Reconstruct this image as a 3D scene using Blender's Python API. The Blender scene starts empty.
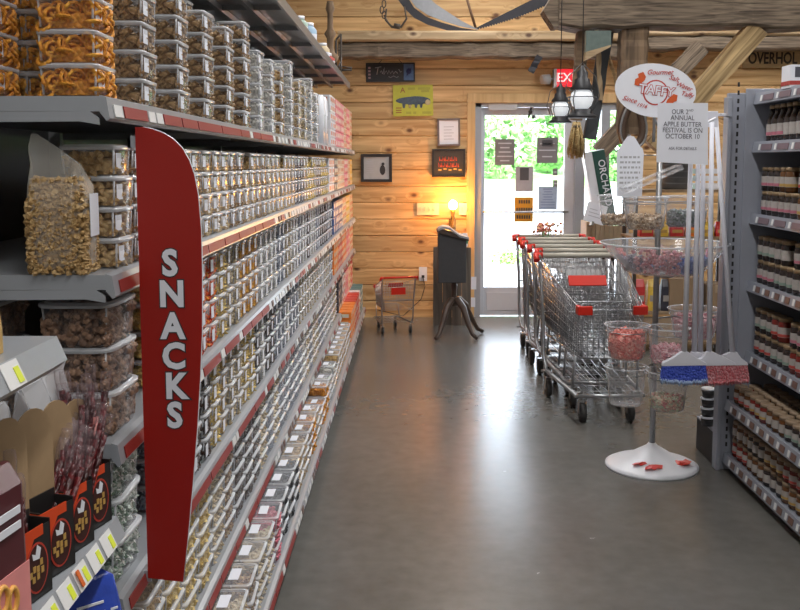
import bpy, math, random
from mathutils import Vector, Matrix
R = math.radians
sc = bpy.context.scene
COL = sc.collection
random.seed(7)

# ------------------------------------------------------------------ camera
F, PITCH, HX, HY, EYE = 950.0, R(6.0), 412.0, 163.0, 1.55
PY0 = HY + F * math.tan(PITCH)
cam = bpy.data.cameras.new('camera'); cam_o = bpy.data.objects.new('camera', cam); COL.objects.link(cam_o)
cam.sensor_width = 36; cam.lens = F * 36 / 800
cam.shift_x = -(HX - 400) / 800
cam.shift_y = (PY0 - 305) / 800
cam_o.location = (0, 0, EYE); cam_o.rotation_euler = (R(90) - PITCH, 0, 0)
cam.clip_start = 0.05; cam.clip_end = 500
sc.camera = cam_o

def P(px, py, Y):
    """point at depth Y seen at photo pixel px, py (used to measure positions)"""
    u, v = (px - HX) / F, -(py - PY0) / F
    dy = math.cos(PITCH) + v * math.sin(PITCH); dz = -math.sin(PITCH) + v * math.cos(PITCH)
    t = Y / dy
    return Vector((u * t, Y, EYE + dz * t))

# ------------------------------------------------------------------ world, sun, exposure
w = bpy.data.worlds.new('world'); sc.world = w; w.use_nodes = True
bg = w.node_tree.nodes['Background']; bg.inputs[0].default_value = (0.78, 0.88, 1.0, 1); bg.inputs[1].default_value = 7.0
sl = bpy.data.lights.new('sun', 'SUN'); sl.energy = 15.0; sl.angle = R(0.6); sl.color = (1, .95, .86)
so = bpy.data.objects.new('sun', sl); COL.objects.link(so); so.rotation_euler = (R(36), 0, R(-18))
vs = sc.view_settings; vs.view_transform = 'Standard'; vs.look = 'None'; vs.gamma = 1; vs.use_curve_mapping = False
vs.exposure = 0.0
sc.cycles.transparent_max_bounces = 24
sc.cycles.max_bounces = 7

def area(name, loc, sx, sy, e, color=(1, 1, 1), rot=(0, 0, 0)):
    l = bpy.data.lights.new(name, 'AREA'); l.shape = 'RECTANGLE'; l.size = sx; l.size_y = sy; l.energy = e; l.color = color
    o = bpy.data.objects.new(name, l); COL.objects.link(o); o.location = loc; o.rotation_euler = rot
    return o
CEIL = 4.3
LAMPS = [(0.6, 0.0), (0.6, 3.0), (0.6, 5.4), (2.9, 1.5), (2.9, 4.5), (2.9, 7.5), (0.6, -3.0), (0.6, 8.0)]
for lx, ly in LAMPS:
    area('tube_light', (lx, ly, CEIL - .33), .25, 2.2, (52 if lx < 1 else 30) * ((.9 if lx < 1 else 2.6) if ly > 7 else 1), (1.0, .985, .965))

# ------------------------------------------------------------------ materials
MATS = {}
def nt(name):
    m = bpy.data.materials.new(name); m.use_nodes = True
    t = m.node_tree; return m, t, t.nodes['Principled BSDF'], t.nodes['Material Output']
def mat(name, col=(), rough=.5, metal=0., var=.12, scale=30., bump=0., emit=None, es=0., spec=.5, coat=0.):
    if name in MATS: return MATS[name]
    m, t, p, o = nt(name); N = t.nodes; L = t.links
    p.inputs['Roughness'].default_value = rough; p.inputs['Metallic'].default_value = metal
    p.inputs['Specular IOR Level'].default_value = spec
    p.inputs['Coat Weight'].default_value = coat
    tc = N.new('ShaderNodeTexCoord'); nz = N.new('ShaderNodeTexNoise'); nz.inputs['Scale'].default_value = scale; nz.inputs['Detail'].default_value = 3
    L.new(tc.outputs['Object'], nz.inputs['Vector'])
    mr = N.new('ShaderNodeMapRange'); mr.inputs['To Min'].default_value = 1 - var; mr.inputs['To Max'].default_value = 1 + var
    L.new(nz.outputs['Fac'], mr.inputs['Value'])
    mx = N.new('ShaderNodeVectorMath'); mx.operation = 'SCALE'; mx.inputs[0].default_value = col[:3]
    L.new(mr.outputs[0], mx.inputs['Scale']); L.new(mx.outputs[0], p.inputs['Base Color'])
    if bump:
        b = N.new('ShaderNodeBump'); b.inputs['Strength'].default_value = bump; b.inputs['Distance'].default_value = .01
        L.new(nz.outputs['Fac'], b.inputs['Height']); L.new(b.outputs[0], p.inputs['Normal'])
    if emit:
        p.inputs['Emission Color'].default_value = (*emit, 1); p.inputs['Emission Strength'].default_value = es
    MATS[name] = m; return m
def pieces(name, c1, c2, c3=None, rough=.55):
    """loose food pieces, colour varying from piece to piece"""
    if name in MATS: return MATS[name]
    m, t, p, o = nt(name); N = t.nodes; L = t.links
    g = N.new('ShaderNodeNewGeometry'); cr = N.new('ShaderNodeValToRGB')
    cr.color_ramp.elements[0].color = (*c1, 1); cr.color_ramp.elements[1].color = (*c2, 1)
    if c3:
        e = cr.color_ramp.elements.new(.5); e.color = (*c3, 1)
    tc = N.new('ShaderNodeTexCoord'); vo = N.new('ShaderNodeTexVoronoi'); vo.inputs['Scale'].default_value = 95; L.new(tc.outputs['Object'], vo.inputs['Vector'])
    sp = N.new('ShaderNodeSeparateColor'); L.new(vo.outputs['Color'], sp.inputs[0])
    ad = N.new('ShaderNodeMath'); ad.operation = 'ADD'; L.new(g.outputs['Random Per Island'], ad.inputs[0]); L.new(sp.outputs[0], ad.inputs[1])
    fr = N.new('ShaderNodeMath'); fr.operation = 'FRACT'; L.new(ad.outputs[0], fr.inputs[0])
    bp = N.new('ShaderNodeBump'); bp.inputs['Strength'].default_value = .9; bp.inputs['Distance'].default_value = .006; bp.invert = True
    L.new(vo.outputs['Distance'], bp.inputs['Height']); L.new(bp.outputs[0], p.inputs['Normal'])
    L.new(fr.outputs[0], cr.inputs[0]); L.new(cr.outputs[0], p.inputs['Base Color'])
    p.inputs['Roughness'].default_value = rough
    MATS[name] = m; return m
def clear(name, base=.1, edge=.55, col=(.92, .95, 1.), rough=.12):
    if name in MATS: return MATS[name]
    m, t, p, o = nt(name); N = t.nodes; L = t.links
    p.inputs['Base Color'].default_value = (*col, 1); p.inputs['Roughness'].default_value = rough
    p.inputs['Specular IOR Level'].default_value = .9
    tr = N.new('ShaderNodeBsdfTransparent'); mx = N.new('ShaderNodeMixShader'); lw = N.new('ShaderNodeLayerWeight'); lw.inputs[0].default_value = .35
    mr = N.new('ShaderNodeMapRange'); mr.inputs['To Min'].default_value = base; mr.inputs['To Max'].default_value = edge
    L.new(lw.outputs['Facing'], mr.inputs['Value']); L.new(mr.outputs[0], mx.inputs[0])
    L.new(tr.outputs[0], mx.inputs[1]); L.new(p.outputs[0], mx.inputs[2]); L.new(mx.outputs[0], o.inputs['Surface'])
    MATS[name] = m; return m
def pine(name, c1, c2, plank=.165, knots=True, axis='X', rough=.55, gs=1.0):
    if name in MATS: return MATS[name]
    m, t, p, o = nt(name); N = t.nodes; L = t.links
    tc = N.new('ShaderNodeTexCoord'); sx = N.new('ShaderNodeSeparateXYZ'); L.new(tc.outputs['Object'], sx.inputs[0])
    dv = N.new('ShaderNodeMath'); dv.operation = 'DIVIDE'; dv.inputs[1].default_value = plank; L.new(sx.outputs['Z'], dv.inputs[0])
    fl = N.new('ShaderNodeMath'); fl.operation = 'FLOOR'; L.new(dv.outputs[0], fl.inputs[0])
    wn = N.new('ShaderNodeTexWhiteNoise'); wn.noise_dimensions = '1D'; L.new(fl.outputs[0], wn.inputs['W'])
    off = N.new('ShaderNodeMath'); off.operation = 'MULTIPLY'; off.inputs[1].default_value = 37.; L.new(fl.outputs[0], off.inputs[0])
    cb = N.new('ShaderNodeCombineXYZ'); ad = N.new('ShaderNodeMath'); ad.operation = 'ADD'
    L.new(sx.outputs['X'], ad.inputs[0]); L.new(off.outputs[0], ad.inputs[1])
    L.new(ad.outputs[0], cb.inputs['X']); L.new(sx.outputs['Y'], cb.inputs['Y']); L.new(sx.outputs['Z'], cb.inputs['Z'])
    mp = N.new('ShaderNodeMapping')
    s = {'X': (1.2, 14, 22), 'Y': (14, 1.2, 22), 'Z': (18, 18, 1.2)}[axis]
    mp.inputs['Scale'].default_value = tuple(v * gs for v in s); L.new(cb.outputs[0], mp.inputs['Vector'])
    # knots: sparse dark cores that bend the grain around them
    vm = N.new('ShaderNodeMapping'); vm.inputs['Scale'].default_value = {'X': (4.2, 1, 6.6), 'Y': (1, 2.6, 6.2), 'Z': (6, 6, 1.5)}[axis]; L.new(cb.outputs[0], vm.inputs['Vector'])
    vo = N.new('ShaderNodeTexVoronoi'); vo.inputs['Scale'].default_value = 1.0; L.new(vm.outputs[0], vo.inputs['Vector'])
    kn = N.new('ShaderNodeMapRange'); kn.inputs['From Min'].default_value = .07; kn.inputs['From Max'].default_value = .19
    kn.inputs['To Min'].default_value = 1; kn.inputs['To Max'].default_value = 0; L.new(vo.outputs['Distance'], kn.inputs['Value'])
    k2 = N.new('ShaderNodeMapRange'); k2.inputs['From Min'].default_value = .05; k2.inputs['From Max'].default_value = .4
    k2.inputs['To Min'].default_value = .9; k2.inputs['To Max'].default_value = 0; L.new(vo.outputs['Distance'], k2.inputs['Value'])
    av = N.new('ShaderNodeVectorMath'); av.operation = 'ADD'
    L.new(mp.outputs[0], av.inputs[0])
    if knots: L.new(k2.outputs[0], av.inputs[1])
    nz = N.new('ShaderNodeTexNoise'); nz.inputs['Scale'].default_value = 1.0; nz.inputs['Detail'].default_value = 5; nz.inputs['Distortion'].default_value = .6
    L.new(av.outputs[0], nz.inputs['Vector'])
    cr = N.new('ShaderNodeValToRGB'); e = cr.color_ramp.elements
    e[0].position = .3; e[0].color = (*c1, 1); e[1].position = .68; e[1].color = (*c2, 1)
    L.new(nz.outputs['Fac'], cr.inputs[0])
    mr = N.new('ShaderNodeMapRange'); mr.inputs['To Min'].default_value = .8; mr.inputs['To Max'].default_value = 1.12; L.new(wn.outputs['Value'], mr.inputs['Value'])
    sm = N.new('ShaderNodeVectorMath'); sm.operation = 'SCALE'; L.new(cr.outputs[0], sm.inputs[0]); L.new(mr.outputs[0], sm.inputs['Scale'])
    mx = N.new('ShaderNodeMix'); mx.data_type = 'RGBA'; mx.inputs['B'].default_value = (c1[0] * .28, c1[1] * .2, c1[2] * .2, 1)
    L.new(sm.outputs[0], mx.inputs['A'])
    if knots:
        km = N.new('ShaderNodeMath'); km.operation = 'MULTIPLY'; km.inputs[1].default_value = 1.0; L.new(kn.outputs[0], km.inputs[0]); L.new(km.outputs[0], mx.inputs['Factor'])
    else: mx.inputs['Factor'].default_value = 0
    L.new(mx.outputs['Result'], p.inputs['Base Color']); p.inputs['Roughness'].default_value = rough
    b = N.new('ShaderNodeBump'); b.inputs['Strength'].default_value = .25; b.inputs['Distance'].default_value = .004
    L.new(nz.outputs['Fac'], b.inputs['Height']); L.new(b.outputs[0], p.inputs['Normal'])
    MATS[name] = m; return m
def concrete():
    m, t, p, o = nt('polished_concrete'); N = t.nodes; L = t.links
    tc = N.new('ShaderNodeTexCoord')
    n1 = N.new('ShaderNodeTexNoise'); n1.inputs['Scale'].default_value = 1.3; n1.inputs['Detail'].default_value = 7; n1.inputs['Roughness'].default_value = .62
    n2 = N.new('ShaderNodeTexNoise'); n2.inputs['Scale'].default_value = 14; n2.inputs['Detail'].default_value = 6
    L.new(tc.outputs['Object'], n1.inputs['Vector']); L.new(tc.outputs['Object'], n2.inputs['Vector'])
    cr = N.new('ShaderNodeValToRGB'); e = cr.color_ramp.elements
    e[0].position = .3; e[0].color = (.098, .094, .086, 1); e[1].position = .75; e[1].color = (.150, .146, .136, 1)
    mx = N.new('ShaderNodeMath'); mx.operation = 'MULTIPLY_ADD'; mx.inputs[1].default_value = .6; 
    m3 = N.new('ShaderNodeMath'); m3.operation = 'MULTIPLY'; m3.inputs[1].default_value = .4; L.new(n2.outputs['Fac'], m3.inputs[0])
    L.new(n1.outputs['Fac'], mx.inputs[0]); L.new(m3.outputs[0], mx.inputs[2]); L.new(mx.outputs[0], cr.inputs[0]); L.new(cr.outputs[0], p.inputs['Base Color'])
    mr = N.new('ShaderNodeMapRange'); mr.inputs['To Min'].default_value = .20; mr.inputs['To Max'].default_value = .30; p.inputs['Specular IOR Level'].default_value = .75; L.new(n2.outputs['Fac'], mr.inputs['Value'])
    L.new(mr.outputs[0], p.inputs['Roughness'])
    b = N.new('ShaderNodeBump'); b.inputs['Strength'].default_value = .05; b.inputs['Distance'].default_value = .01
    L.new(n1.outputs['Fac'], b.inputs['Height']); L.new(b.outputs[0], p.inputs['Normal'])
    return m

grey = mat('grey_paint', (.30, .31, .32), .42, .2, .05)
lgrey = mat('light_grey_paint', (.46, .47, .48), .4, .1, .05)
dgrey = mat('dark_grey_metal', (.12, .125, .13), .4, .5, .08)
dark = mat('black_metal', (.03, .03, .033), .45, .3, .1)
black = mat('black_plastic', (.018, .018, .02), .35, 0, .1)
white = mat('white_plastic', (.78, .80, .86), .32, 0, .03)
paper = mat('white_paper', (.76, .78, .85), .7, 0, .03)
greypaper = mat('grey_paper', (.40, .41, .43), .7, 0, .05)
red = mat('red_plastic', (.62, .025, .012), .32, 0, .05)
signred = mat('sign_red', (.33, .008, .003), .42, 0, .03)
chrome = mat('chrome_wire', (.36, .37, .39), .3, .85, .05)
steel = mat('brushed_steel', (.34, .345, .35), .38, .9, .08)
rim = clear('lid_rim_plastic', .42, .85, (.80,.83,.88))
shell = clear('clear_plastic', .035, .34, (.5,.53,.57))
lidm = clear('clear_lid_plastic', .12, .45, (.6,.63,.68))
glass = clear('window_glass', .02, .25, (.9, .95, .95), .02)
film = clear('clear_film', .16, .75, (.86, .88, .92), .2)
pine_wall = pine('knotty_pine', (.44, .235, .082), (.76, .51, .245))
pine_trim = pine('pine_trim_wood', (.48, .30, .12), (.66, .45, .22), plank=3., knots=False, axis='Z')
pale_board = pine('pale_sawn_board', (.30, .20, .10), (.55, .41, .25), plank=5., knots=True)
old_wood = pine('weathered_timber', (.045, .032, .022), (.25, .19, .135), plank=7., knots=False, rough=.85, gs=2.6)
old_woodz = pine('weathered_post_timber', (.09, .06, .038), (.27, .18, .11), plank=9., knots=False, axis='Z', rough=.8, gs=1.5)
tan_wood = pine('tan_brace_timber', (.22, .14, .06), (.62, .44, .22), plank=9., knots=False, axis='X', rough=.75, gs=1.6)
card = mat('brown_card', (.36, .24, .13), .8, 0, .08, 60)
ink = mat('black_ink', (.03, .03, .035), .7, 0, 0)

# ------------------------------------------------------------------ mesh builder
class MB:
    def __init__(s): s.v = []; s.f = []; s.m = []; s.sm = []
    def add(s, vs, fs, mi=0, smooth=False):
        b = len(s.v); s.v += [tuple(v) for v in vs]
        for f in fs: s.f.append([b + i for i in f]); s.m.append(mi); s.sm.append(smooth)
    def box(s, x0, x1, y0, y1, z0, z1, mi=0, M=None):
        vs = [Vector(p) for p in ((x0,y0,z0),(x1,y0,z0),(x1,y1,z0),(x0,y1,z0),(x0,y0,z1),(x1,y0,z1),(x1,y1,z1),(x0,y1,z1))]
        if M: vs = [M @ v for v in vs]
        s.add(vs, [(0,3,2,1),(4,5,6,7),(0,1,5,4),(1,2,6,5),(2,3,7,6),(3,0,4,7)], mi)
    def loops(s, loops, mi=0, smooth=False, cap0=False, cap1=False, closed=True):
        n = len(loops[0]); b = len(s.v)
        for l in loops: s.v += [tuple(p) for p in l]
        for i in range(len(loops) - 1):
            for j in range(n if closed else n - 1):
                k = (j + 1) % n
                s.f.append([b+i*n+j, b+i*n+k, b+(i+1)*n+k, b+(i+1)*n+j]); s.m.append(mi); s.sm.append(smooth)
        if cap0: s.f.append([b + j for j in range(n)][::-1]); s.m.append(mi); s.sm.append(False)
        if cap1: s.f.append([b+(len(loops)-1)*n + j for j in range(n)]); s.m.append(mi); s.sm.append(False)
    def tube(s, pts, r, n=6, mi=0, caps=True, smooth=True):
        pts = [Vector(p) for p in pts]; rs = r if isinstance(r, (list, tuple)) else [r] * len(pts)
        L = []; up = None
        for i, p in enumerate(pts):
            d = (pts[min(i+1, len(pts)-1)] - pts[max(i-1, 0)]).normalized()
            if up is None: up = Vector((0,0,1)) if abs(d.z) < .9 else Vector((1,0,0))
            a = d.cross(up).normalized(); b_ = a.cross(d).normalized(); up = b_
            L.append([p + (a*math.cos(2*math.pi*k/n) + b_*math.sin(2*math.pi*k/n)) * rs[i] for k in range(n)])
        s.loops(L, mi, smooth, caps, caps)
    def lathe(s, prof, n=16, c=(0,0,0), mi=0, smooth=True, cap0=True, cap1=True, M=None):
        L = []
        for r, z in prof:
            l = [Vector((c[0]+r*math.cos(2*math.pi*k/n), c[1]+r*math.sin(2*math.pi*k/n), c[2]+z)) for k in range(n)]
            if M: l = [M @ p for p in l]
            L.append(l)
        s.loops(L, mi, smooth, cap0, cap1)
    def prism(s, poly, fn, t, mi=0):
        """poly: 2D outline, fn(u, v, w) -> point, w 0..t"""
        n = len(poly)
        s.add([fn(u, v, 0) for u, v in poly] + [fn(u, v, t) for u, v in poly],
              [list(range(n))[::-1], list(range(n, 2*n))] + [(i, (i+1) % n, n+(i+1) % n, n+i) for i in range(n)], mi)
    def ball(s, c, r, n=8, mi=0, sc_=(1,1,1)):
        prof = [(r*math.sin(math.pi*i/n), -r*math.cos(math.pi*i/n)) for i in range(n+1)]
        prof[0] = (r*.02, prof[0][1]); prof[-1] = (r*.02, prof[-1][1])
        M = Matrix.Translation(c) @ Matrix.Diagonal((*sc_, 1))
        s.lathe(prof, n+2, (0,0,0), mi, True, True, True, M)
    def chunk(s, c, r, mi=0, e=(1,1,1)):
        """an irregular little lump"""
        M = Matrix.Rotation(random.uniform(0, 6.28), 3, Vector((random.gauss(0,1), random.gauss(0,1), random.gauss(0,1)+.01)).normalized())
        vs = []
        for d in ((1,0,0),(-1,0,0),(0,1,0),(0,-1,0),(0,0,1),(0,0,-1)):
            v = Vector(d) * r * random.uniform(.75, 1.25); v = Vector((v.x*e[0], v.y*e[1], v.z*e[2])); vs.append(Vector(c) + M @ v)
        s.add(vs, [(0,2,4),(2,1,4),(1,3,4),(3,0,4),(2,0,5),(1,2,5),(3,1,5),(0,3,5)], mi)
    def ring(s, c, R1, r, mi=0, n=9, M=None):
        M = M or Matrix.Rotation(random.uniform(0, 6.28), 3, Vector((random.gauss(0,1), random.gauss(0,1), random.gauss(0,1)+.01)).normalized())
        s.tubeloop([Vector(c) + M @ Vector((R1*math.cos(2*math.pi*k/n), R1*math.sin(2*math.pi*k/n), 0)) for k in range(n)], r, 4, mi)
    def tubeloop(s, pts, r, k=6, mi=0):
        n = len(pts); L = []; c = sum(pts, Vector()) / n
        nrm = (pts[0]-c).cross(pts[n//4]-c).normalized()
        for i, p in enumerate(pts):
            d = (pts[(i+1) % n] - pts[i-1]).normalized(); a = d.cross(nrm).normalized()
            L.append([p + (a*math.cos(2*math.pi*j/k) + nrm*math.sin(2*math.pi*j/k))*r for j in range(k)])
        L.append(L[0]); s.loops(L, mi, True)
    def mesh(s, name, mats):
        me = bpy.data.meshes.new(name); me.from_pydata(s.v, [], s.f)
        for m in (mats if isinstance(mats, (list, tuple)) else [mats]): me.materials.append(m)
        me.polygons.foreach_set('material_index', s.m); me.polygons.foreach_set('use_smooth', s.sm); me.update()
        return me
    def build(s, name, mats, parent=None, loc=None, bevel=0.):
        o = bpy.data.objects.new(name, s.mesh(name, mats)); COL.objects.link(o)
        if parent: o.parent = parent
        if loc is not None: o.location = loc
        if bevel:
            b = o.modifiers.new('bevel', 'BEVEL'); b.width = bevel; b.segments = 2; b.limit_method = 'ANGLE'
        return o

def tag(o, label, cat, group=None, kind=None):
    o['label'] = label; o['category'] = cat
    if group: o['group'] = group
    if kind: o['kind'] = kind
    return o
def thing(name, label, cat, loc=(0,0,0), rz=0., group=None):
    o = bpy.data.objects.new(name, None); COL.objects.link(o); o.location = loc; o.rotation_euler = (0, 0, rz); o.empty_display_size = .1
    return tag(o, label, cat, group)
def struct(o): o['kind'] = 'structure'; return o
def copy_tree(o, parent=None):
    c = o.copy(); COL.objects.link(c); c.parent = parent
    for ch in list(o.children): copy_tree(ch, c)
    return c
def bx(name, m, x0, x1, y0, y1, z0, z1, parent=None, bevel=0.):
    b = MB(); b.box(x0, x1, y0, y1, z0, z1); return b.build(name, m, parent, None, bevel)
def rrect(w, l, r, z, n=3, cx=0, cy=0):
    out = []
    for sx, sy, a0 in ((1,1,0),(-1,1,90),(-1,-1,180),(1,-1,270)):
        for i in range(n + 1):
            a = R(a0 + 90*i/n); out.append((cx+sx*(w/2-r)+r*math.cos(a), cy+sy*(l/2-r)+r*math.sin(a), z))
    return out
TXT = []
def text(s, size, m, parent, loc, rot=(R(90),0,0), bold=0., ext=.0008, name='lettering', align='CENTER', sx=1., shear=0.):
    c = bpy.data.curves.new('t', 'FONT'); c.body = s; c.size = size; c.align_x = align; c.align_y = 'CENTER'; c.offset = bold; c.extrude = ext; c.resolution_u = 3; c.shear = shear
    c.space_line = .85
    t = bpy.data.objects.new('t', c); COL.objects.link(t)
    dg = bpy.context.evaluated_depsgraph_get(); me = bpy.data.meshes.new_from_object(t.evaluated_get(dg))
    bpy.data.objects.remove(t); bpy.data.curves.remove(c)
    me.materials.clear(); me.materials.append(m); me.transform(Matrix.Diagonal((sx, 1, 1, 1)))
    o = bpy.data.objects.new(name, me); COL.objects.link(o); o.parent = parent; o.location = loc; o.rotation_euler = rot
    return o
def squiggle(pts, r, m, parent, y, name='lettering'):
    b = MB()
    for st in pts: b.tube([(u, y, v) for u, v in st], r, 4)
    return b.build(name, m, parent)
ORD = 'first second third fourth fifth sixth seventh eighth ninth tenth eleventh twelfth thirteenth fourteenth fifteenth sixteenth seventeenth eighteenth nineteenth'.split()
TENS = {2: ('twentieth', 'twenty'), 3: ('thirtieth', 'thirty'), 4: ('fortieth', 'forty'), 5: ('fiftieth', 'fifty'), 6: ('sixtieth', 'sixty'), 7: ('seventieth', 'seventy')}
def ordw(n):
    if n < 20: return ORD[n-1]
    t, u = divmod(n, 10); return TENS[t][0] if not u else TENS[t][1] + '-' + ORD[u-1]

# ------------------------------------------------------------------ the room shell
WY = 9.5; XL, XR, YB = -1.3, 5.2, -4.5
b = MB(); b.box(XL-.2, XR+.2, YB-.2, WY+.12, -.1, 0); struct(b.build('floor', concrete()))
b = MB(); b.box(XL-.2, XR+.2, YB-.2, WY+.12, CEIL, CEIL+.1)
for k in range(9): b.box(XL, XR, YB+.9+k*1.6, YB+1.02+k*1.6, CEIL-.22, CEIL)
struct(b.build('ceiling', pine('ceiling_boards', (.33, .2, .09), (.5, .33, .17), plank=.2)))
pw = mat('painted_wall', (.42, .40, .36), .8, 0, .05)
struct(bx('wall_left', pw, XL-.15, XL, YB, WY, 0, CEIL)); struct(bx('wall_right', pw, XR, XR+.15, YB, WY, 0, CEIL)); struct(bx('wall_near', pw, XL, XR, YB-.15, YB, 0, CEIL))
OX0, OX1, OZ = P(474, 300, WY).x, P(627, 300, WY).x, P(480, 103, WY).z
b = MB()
for k in range(27):                       # tongue and groove boards laid across the wall
    z0 = k*.165 + .002; z1 = z0 + .161
    if z0 > CEIL: break
    z1 = min(z1, CEIL)
    cuts = sorted([XL, XR] + [XL + (k*1.37 + j*2.9) % 6.3 for j in range(2)])
    for x0, x1 in zip(cuts, cuts[1:]):
        spans = [(x0, x1)]
        if z0 < OZ: spans = [s for s in ((x0, min(x1, OX0)), (max(x0, OX1), x1)) if s[1]-s[0] > .01]
        for a, c in spans:
            zt = z1
            b.prism([(0,0),(.16,0),(.16,zt-z0),(.0,zt-z0),(-.006,zt-z0-.006),(-.006,.006)], lambda u, v, w_, a=a, z0=z0: (a+.0015+w_, WY+u, z0+v), c-a-.003)
    if z0 < OZ < z1: b.box(OX0, OX1, WY, WY+.16, OZ, z1)
b.box(XL, OX0, WY+.02, WY+.16, 0, CEIL); b.box(OX1, XR, WY+.02, WY+.16, 0, CEIL); b.box(OX0, OX1, WY+.02, WY+.16, OZ, CEIL)
struct(b.build('wall_far', pine_wall))
# pine casing about the door
b = MB(); cx = P(466, 300, WY).x
b.box(cx, OX0, WY-.03, WY-.002, 0, OZ+.09); b.box(cx, OX1+.1, WY-.035, WY-.002, OZ, OZ+.09)
struct(b.build('trim_1', pine_trim, None, None, .003))
b = MB(); b.box(XL, cx, WY-.018, WY-.002, 0, .09); struct(b.build('baseboard_far', pine_wall))

# door and glazing
alu = mat('grey_aluminium', (.36, .38, .42), .4, .4, .05)
def px(x, Y=WY): return P(x, 300, Y).x
def pz(y, Y=WY): return P(500, y, Y).z
D = bpy.data.objects.new('door_1', None); COL.objects.link(D); struct(D)
Yd = WY + .06
xs = [px(474), px(484), px(570), px(578)]
zb, zg, zt = 0.01, pz(288), pz(115)
b = MB(); b.box(OX0, px(480), WY, WY+.14, 0, OZ); b.box(px(573), px(579), WY, WY+.14, 0, OZ); b.box(OX0, px(579), WY, WY+.14, pz(107), OZ)
b.build('door_frame', alu, D)
b = MB(); b.box(px(480)+.003, px(484), Yd, Yd+.045, zb, pz(107)-.004); b.box(px(563), px(573)-.003, Yd, Yd+.045, zb, pz(107)-.004)
b.box(px(484), px(563), Yd, Yd+.045, zb, zg); b.box(px(484), px(563), Yd, Yd+.045, zt, pz(107)-.004)
b.box(px(487), px(560), Yd-.006, Yd, .06, zg-.05)
b.build('door_leaf', mat('door_leaf_grey', (.50, .52, .57), .45, 0, .03), D, None, .002)
bx('glass', glass, px(484), px(563), Yd+.02, Yd+.026, zg, zt, D)
b = MB(); b.tube([(px(482), Yd-.05, pz(212)), (px(567), Yd-.05, pz(212))], .011, 8); b.tube([(px(484), Yd, pz(212)), (px(484), Yd-.05, pz(212))], .012); b.tube([(px(564), Yd, pz(212)), (px(564), Yd-.05, pz(212))], .012)
b.build('push_bar', steel, D)
b = MB(); b.box(px(487), px(515), Yd-.07, Yd-.005, pz(110), pz(103)); b.tube([(px(512), Yd-.04, pz(105)), (px(530), Yd-.08, pz(107)), (px(534), Yd-.01, pz(118))], .009)
b.build('door_closer', lgrey, D, None, .004)
b = MB(); b.ball((px(528), Yd-.06, pz(112)), .022, 6); b.ball((px(531), Yd-.06, pz(117)), .02, 6); b.tube([(px(526), Yd-.06, pz(118)), (px(529), Yd-.06, pz(107))], .012); b.build('door_bell', dark, D)
def wind(n, x0, x1):
    W_ = bpy.data.objects.new('window_%d' % n, None); COL.objects.link(W_); struct(W_)
    b = MB(); b.box(x0, x0+.035, WY, WY+.12, .0, OZ); b.box(x1-.05, x1, WY, WY+.12, 0, OZ)
    for z in (.0, .95, OZ-.07): b.box(x0+.035, x1-.05, WY, WY+.12, z, z+.07)
    b.build('window_frame', alu, W_); bx('glass', glass, x0+.03, x1-.03, WY+.05, WY+.055, .06, OZ-.06, W_)
wind(1, px(579), px(603)); wind(2, px(603), OX1)

# ------------------------------------------------------------------ outside
struct(bx('ground', mat('pale_gravel', (.74, .76, .80), .9, 0, .08, 3), -40, 40, WY+.13, 56, -.14, -.04))
b = MB()
grid = [[(x*6.-60, 56+y*3., -.1 + y*.33 + .25*math.sin(x*1.7+y)) for x in range(21)] for y in range(9)]
b.loops(grid, closed=False, smooth=True); struct(b.build('lawn', mat('lawn_grass', (.26, .48, .17), .9, 0, .35, .9)))
leafm = mat('tree_leaves', (.30, .55, .20), .8, 0, .45, 1.2); bark = mat('tree_bark', (.16, .11, .07), .9, 0, .2)
leafs = MB(); rs = random.Random(3)
for i in range(900):
    a, q = rs.uniform(0, 6.28), rs.random()**.5; z = rs.uniform(-1, 1); rr = math.sqrt(max(0, 1-z*z))*(.6+.45*rs.random())
    random.seed(i); leafs.chunk((2.15*rr*math.cos(a), 1.5*rr*math.sin(a), 3.2+2.3*z), .30, 0, (1, .8, .25))
lm = leafs.mesh('tree_crown', leafm)
tb = MB(); tb.tube([(0,0,-.3),(.05,0,1.2),(0,.05,2.6),(.1,0,3.6)], [.2,.16,.12,.06], 8)
for a in range(5): tb.tube([(0,0,1.8+a*.2),(.9*math.cos(a*1.3),.9*math.sin(a*1.3),3+a*.15)], [.07,.02], 5)
tm = tb.mesh('tree_trunk', bark)
for i, (x, y, s, lab) in enumerate([(5.9, 61, 1.0, 'leafy green tree beyond the drive, first one in from the door hinges'), (9.3, 66, 1.05, 'leafy green tree beyond the drive, behind the latch side of the door glass'),
        (13.6, 61, 1.1, 'leafy green tree seen through the sidelight beside the door')]):
    t = thing('leafy_tree', lab, 'tree', (x, y, -1.1 + (y-56)*.11), i*1.7, 'trees beyond the drive'); t.scale = (s, s, s)
    for n_, m_ in (('crown', lm), ('trunk', tm)):
        o = bpy.data.objects.new(n_, m_); COL.objects.link(o); o.parent = t
b = MB(); random.seed(5)
for i in range(160): b.chunk((random.gauss(0, .14), random.gauss(0, .14), abs(random.gauss(.1, .1))-.02), .05, 0, (1, .6, .2))
o = b.build('shrub', mat('shrub_leaves', (.25, .5, .12), .8, 0, .3, 5), None, (P(508, 272, 15).x, 15, -.02)); tag(o, 'small low green shrub growing on the pale gravel outside the glass door', 'shrub')

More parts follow.
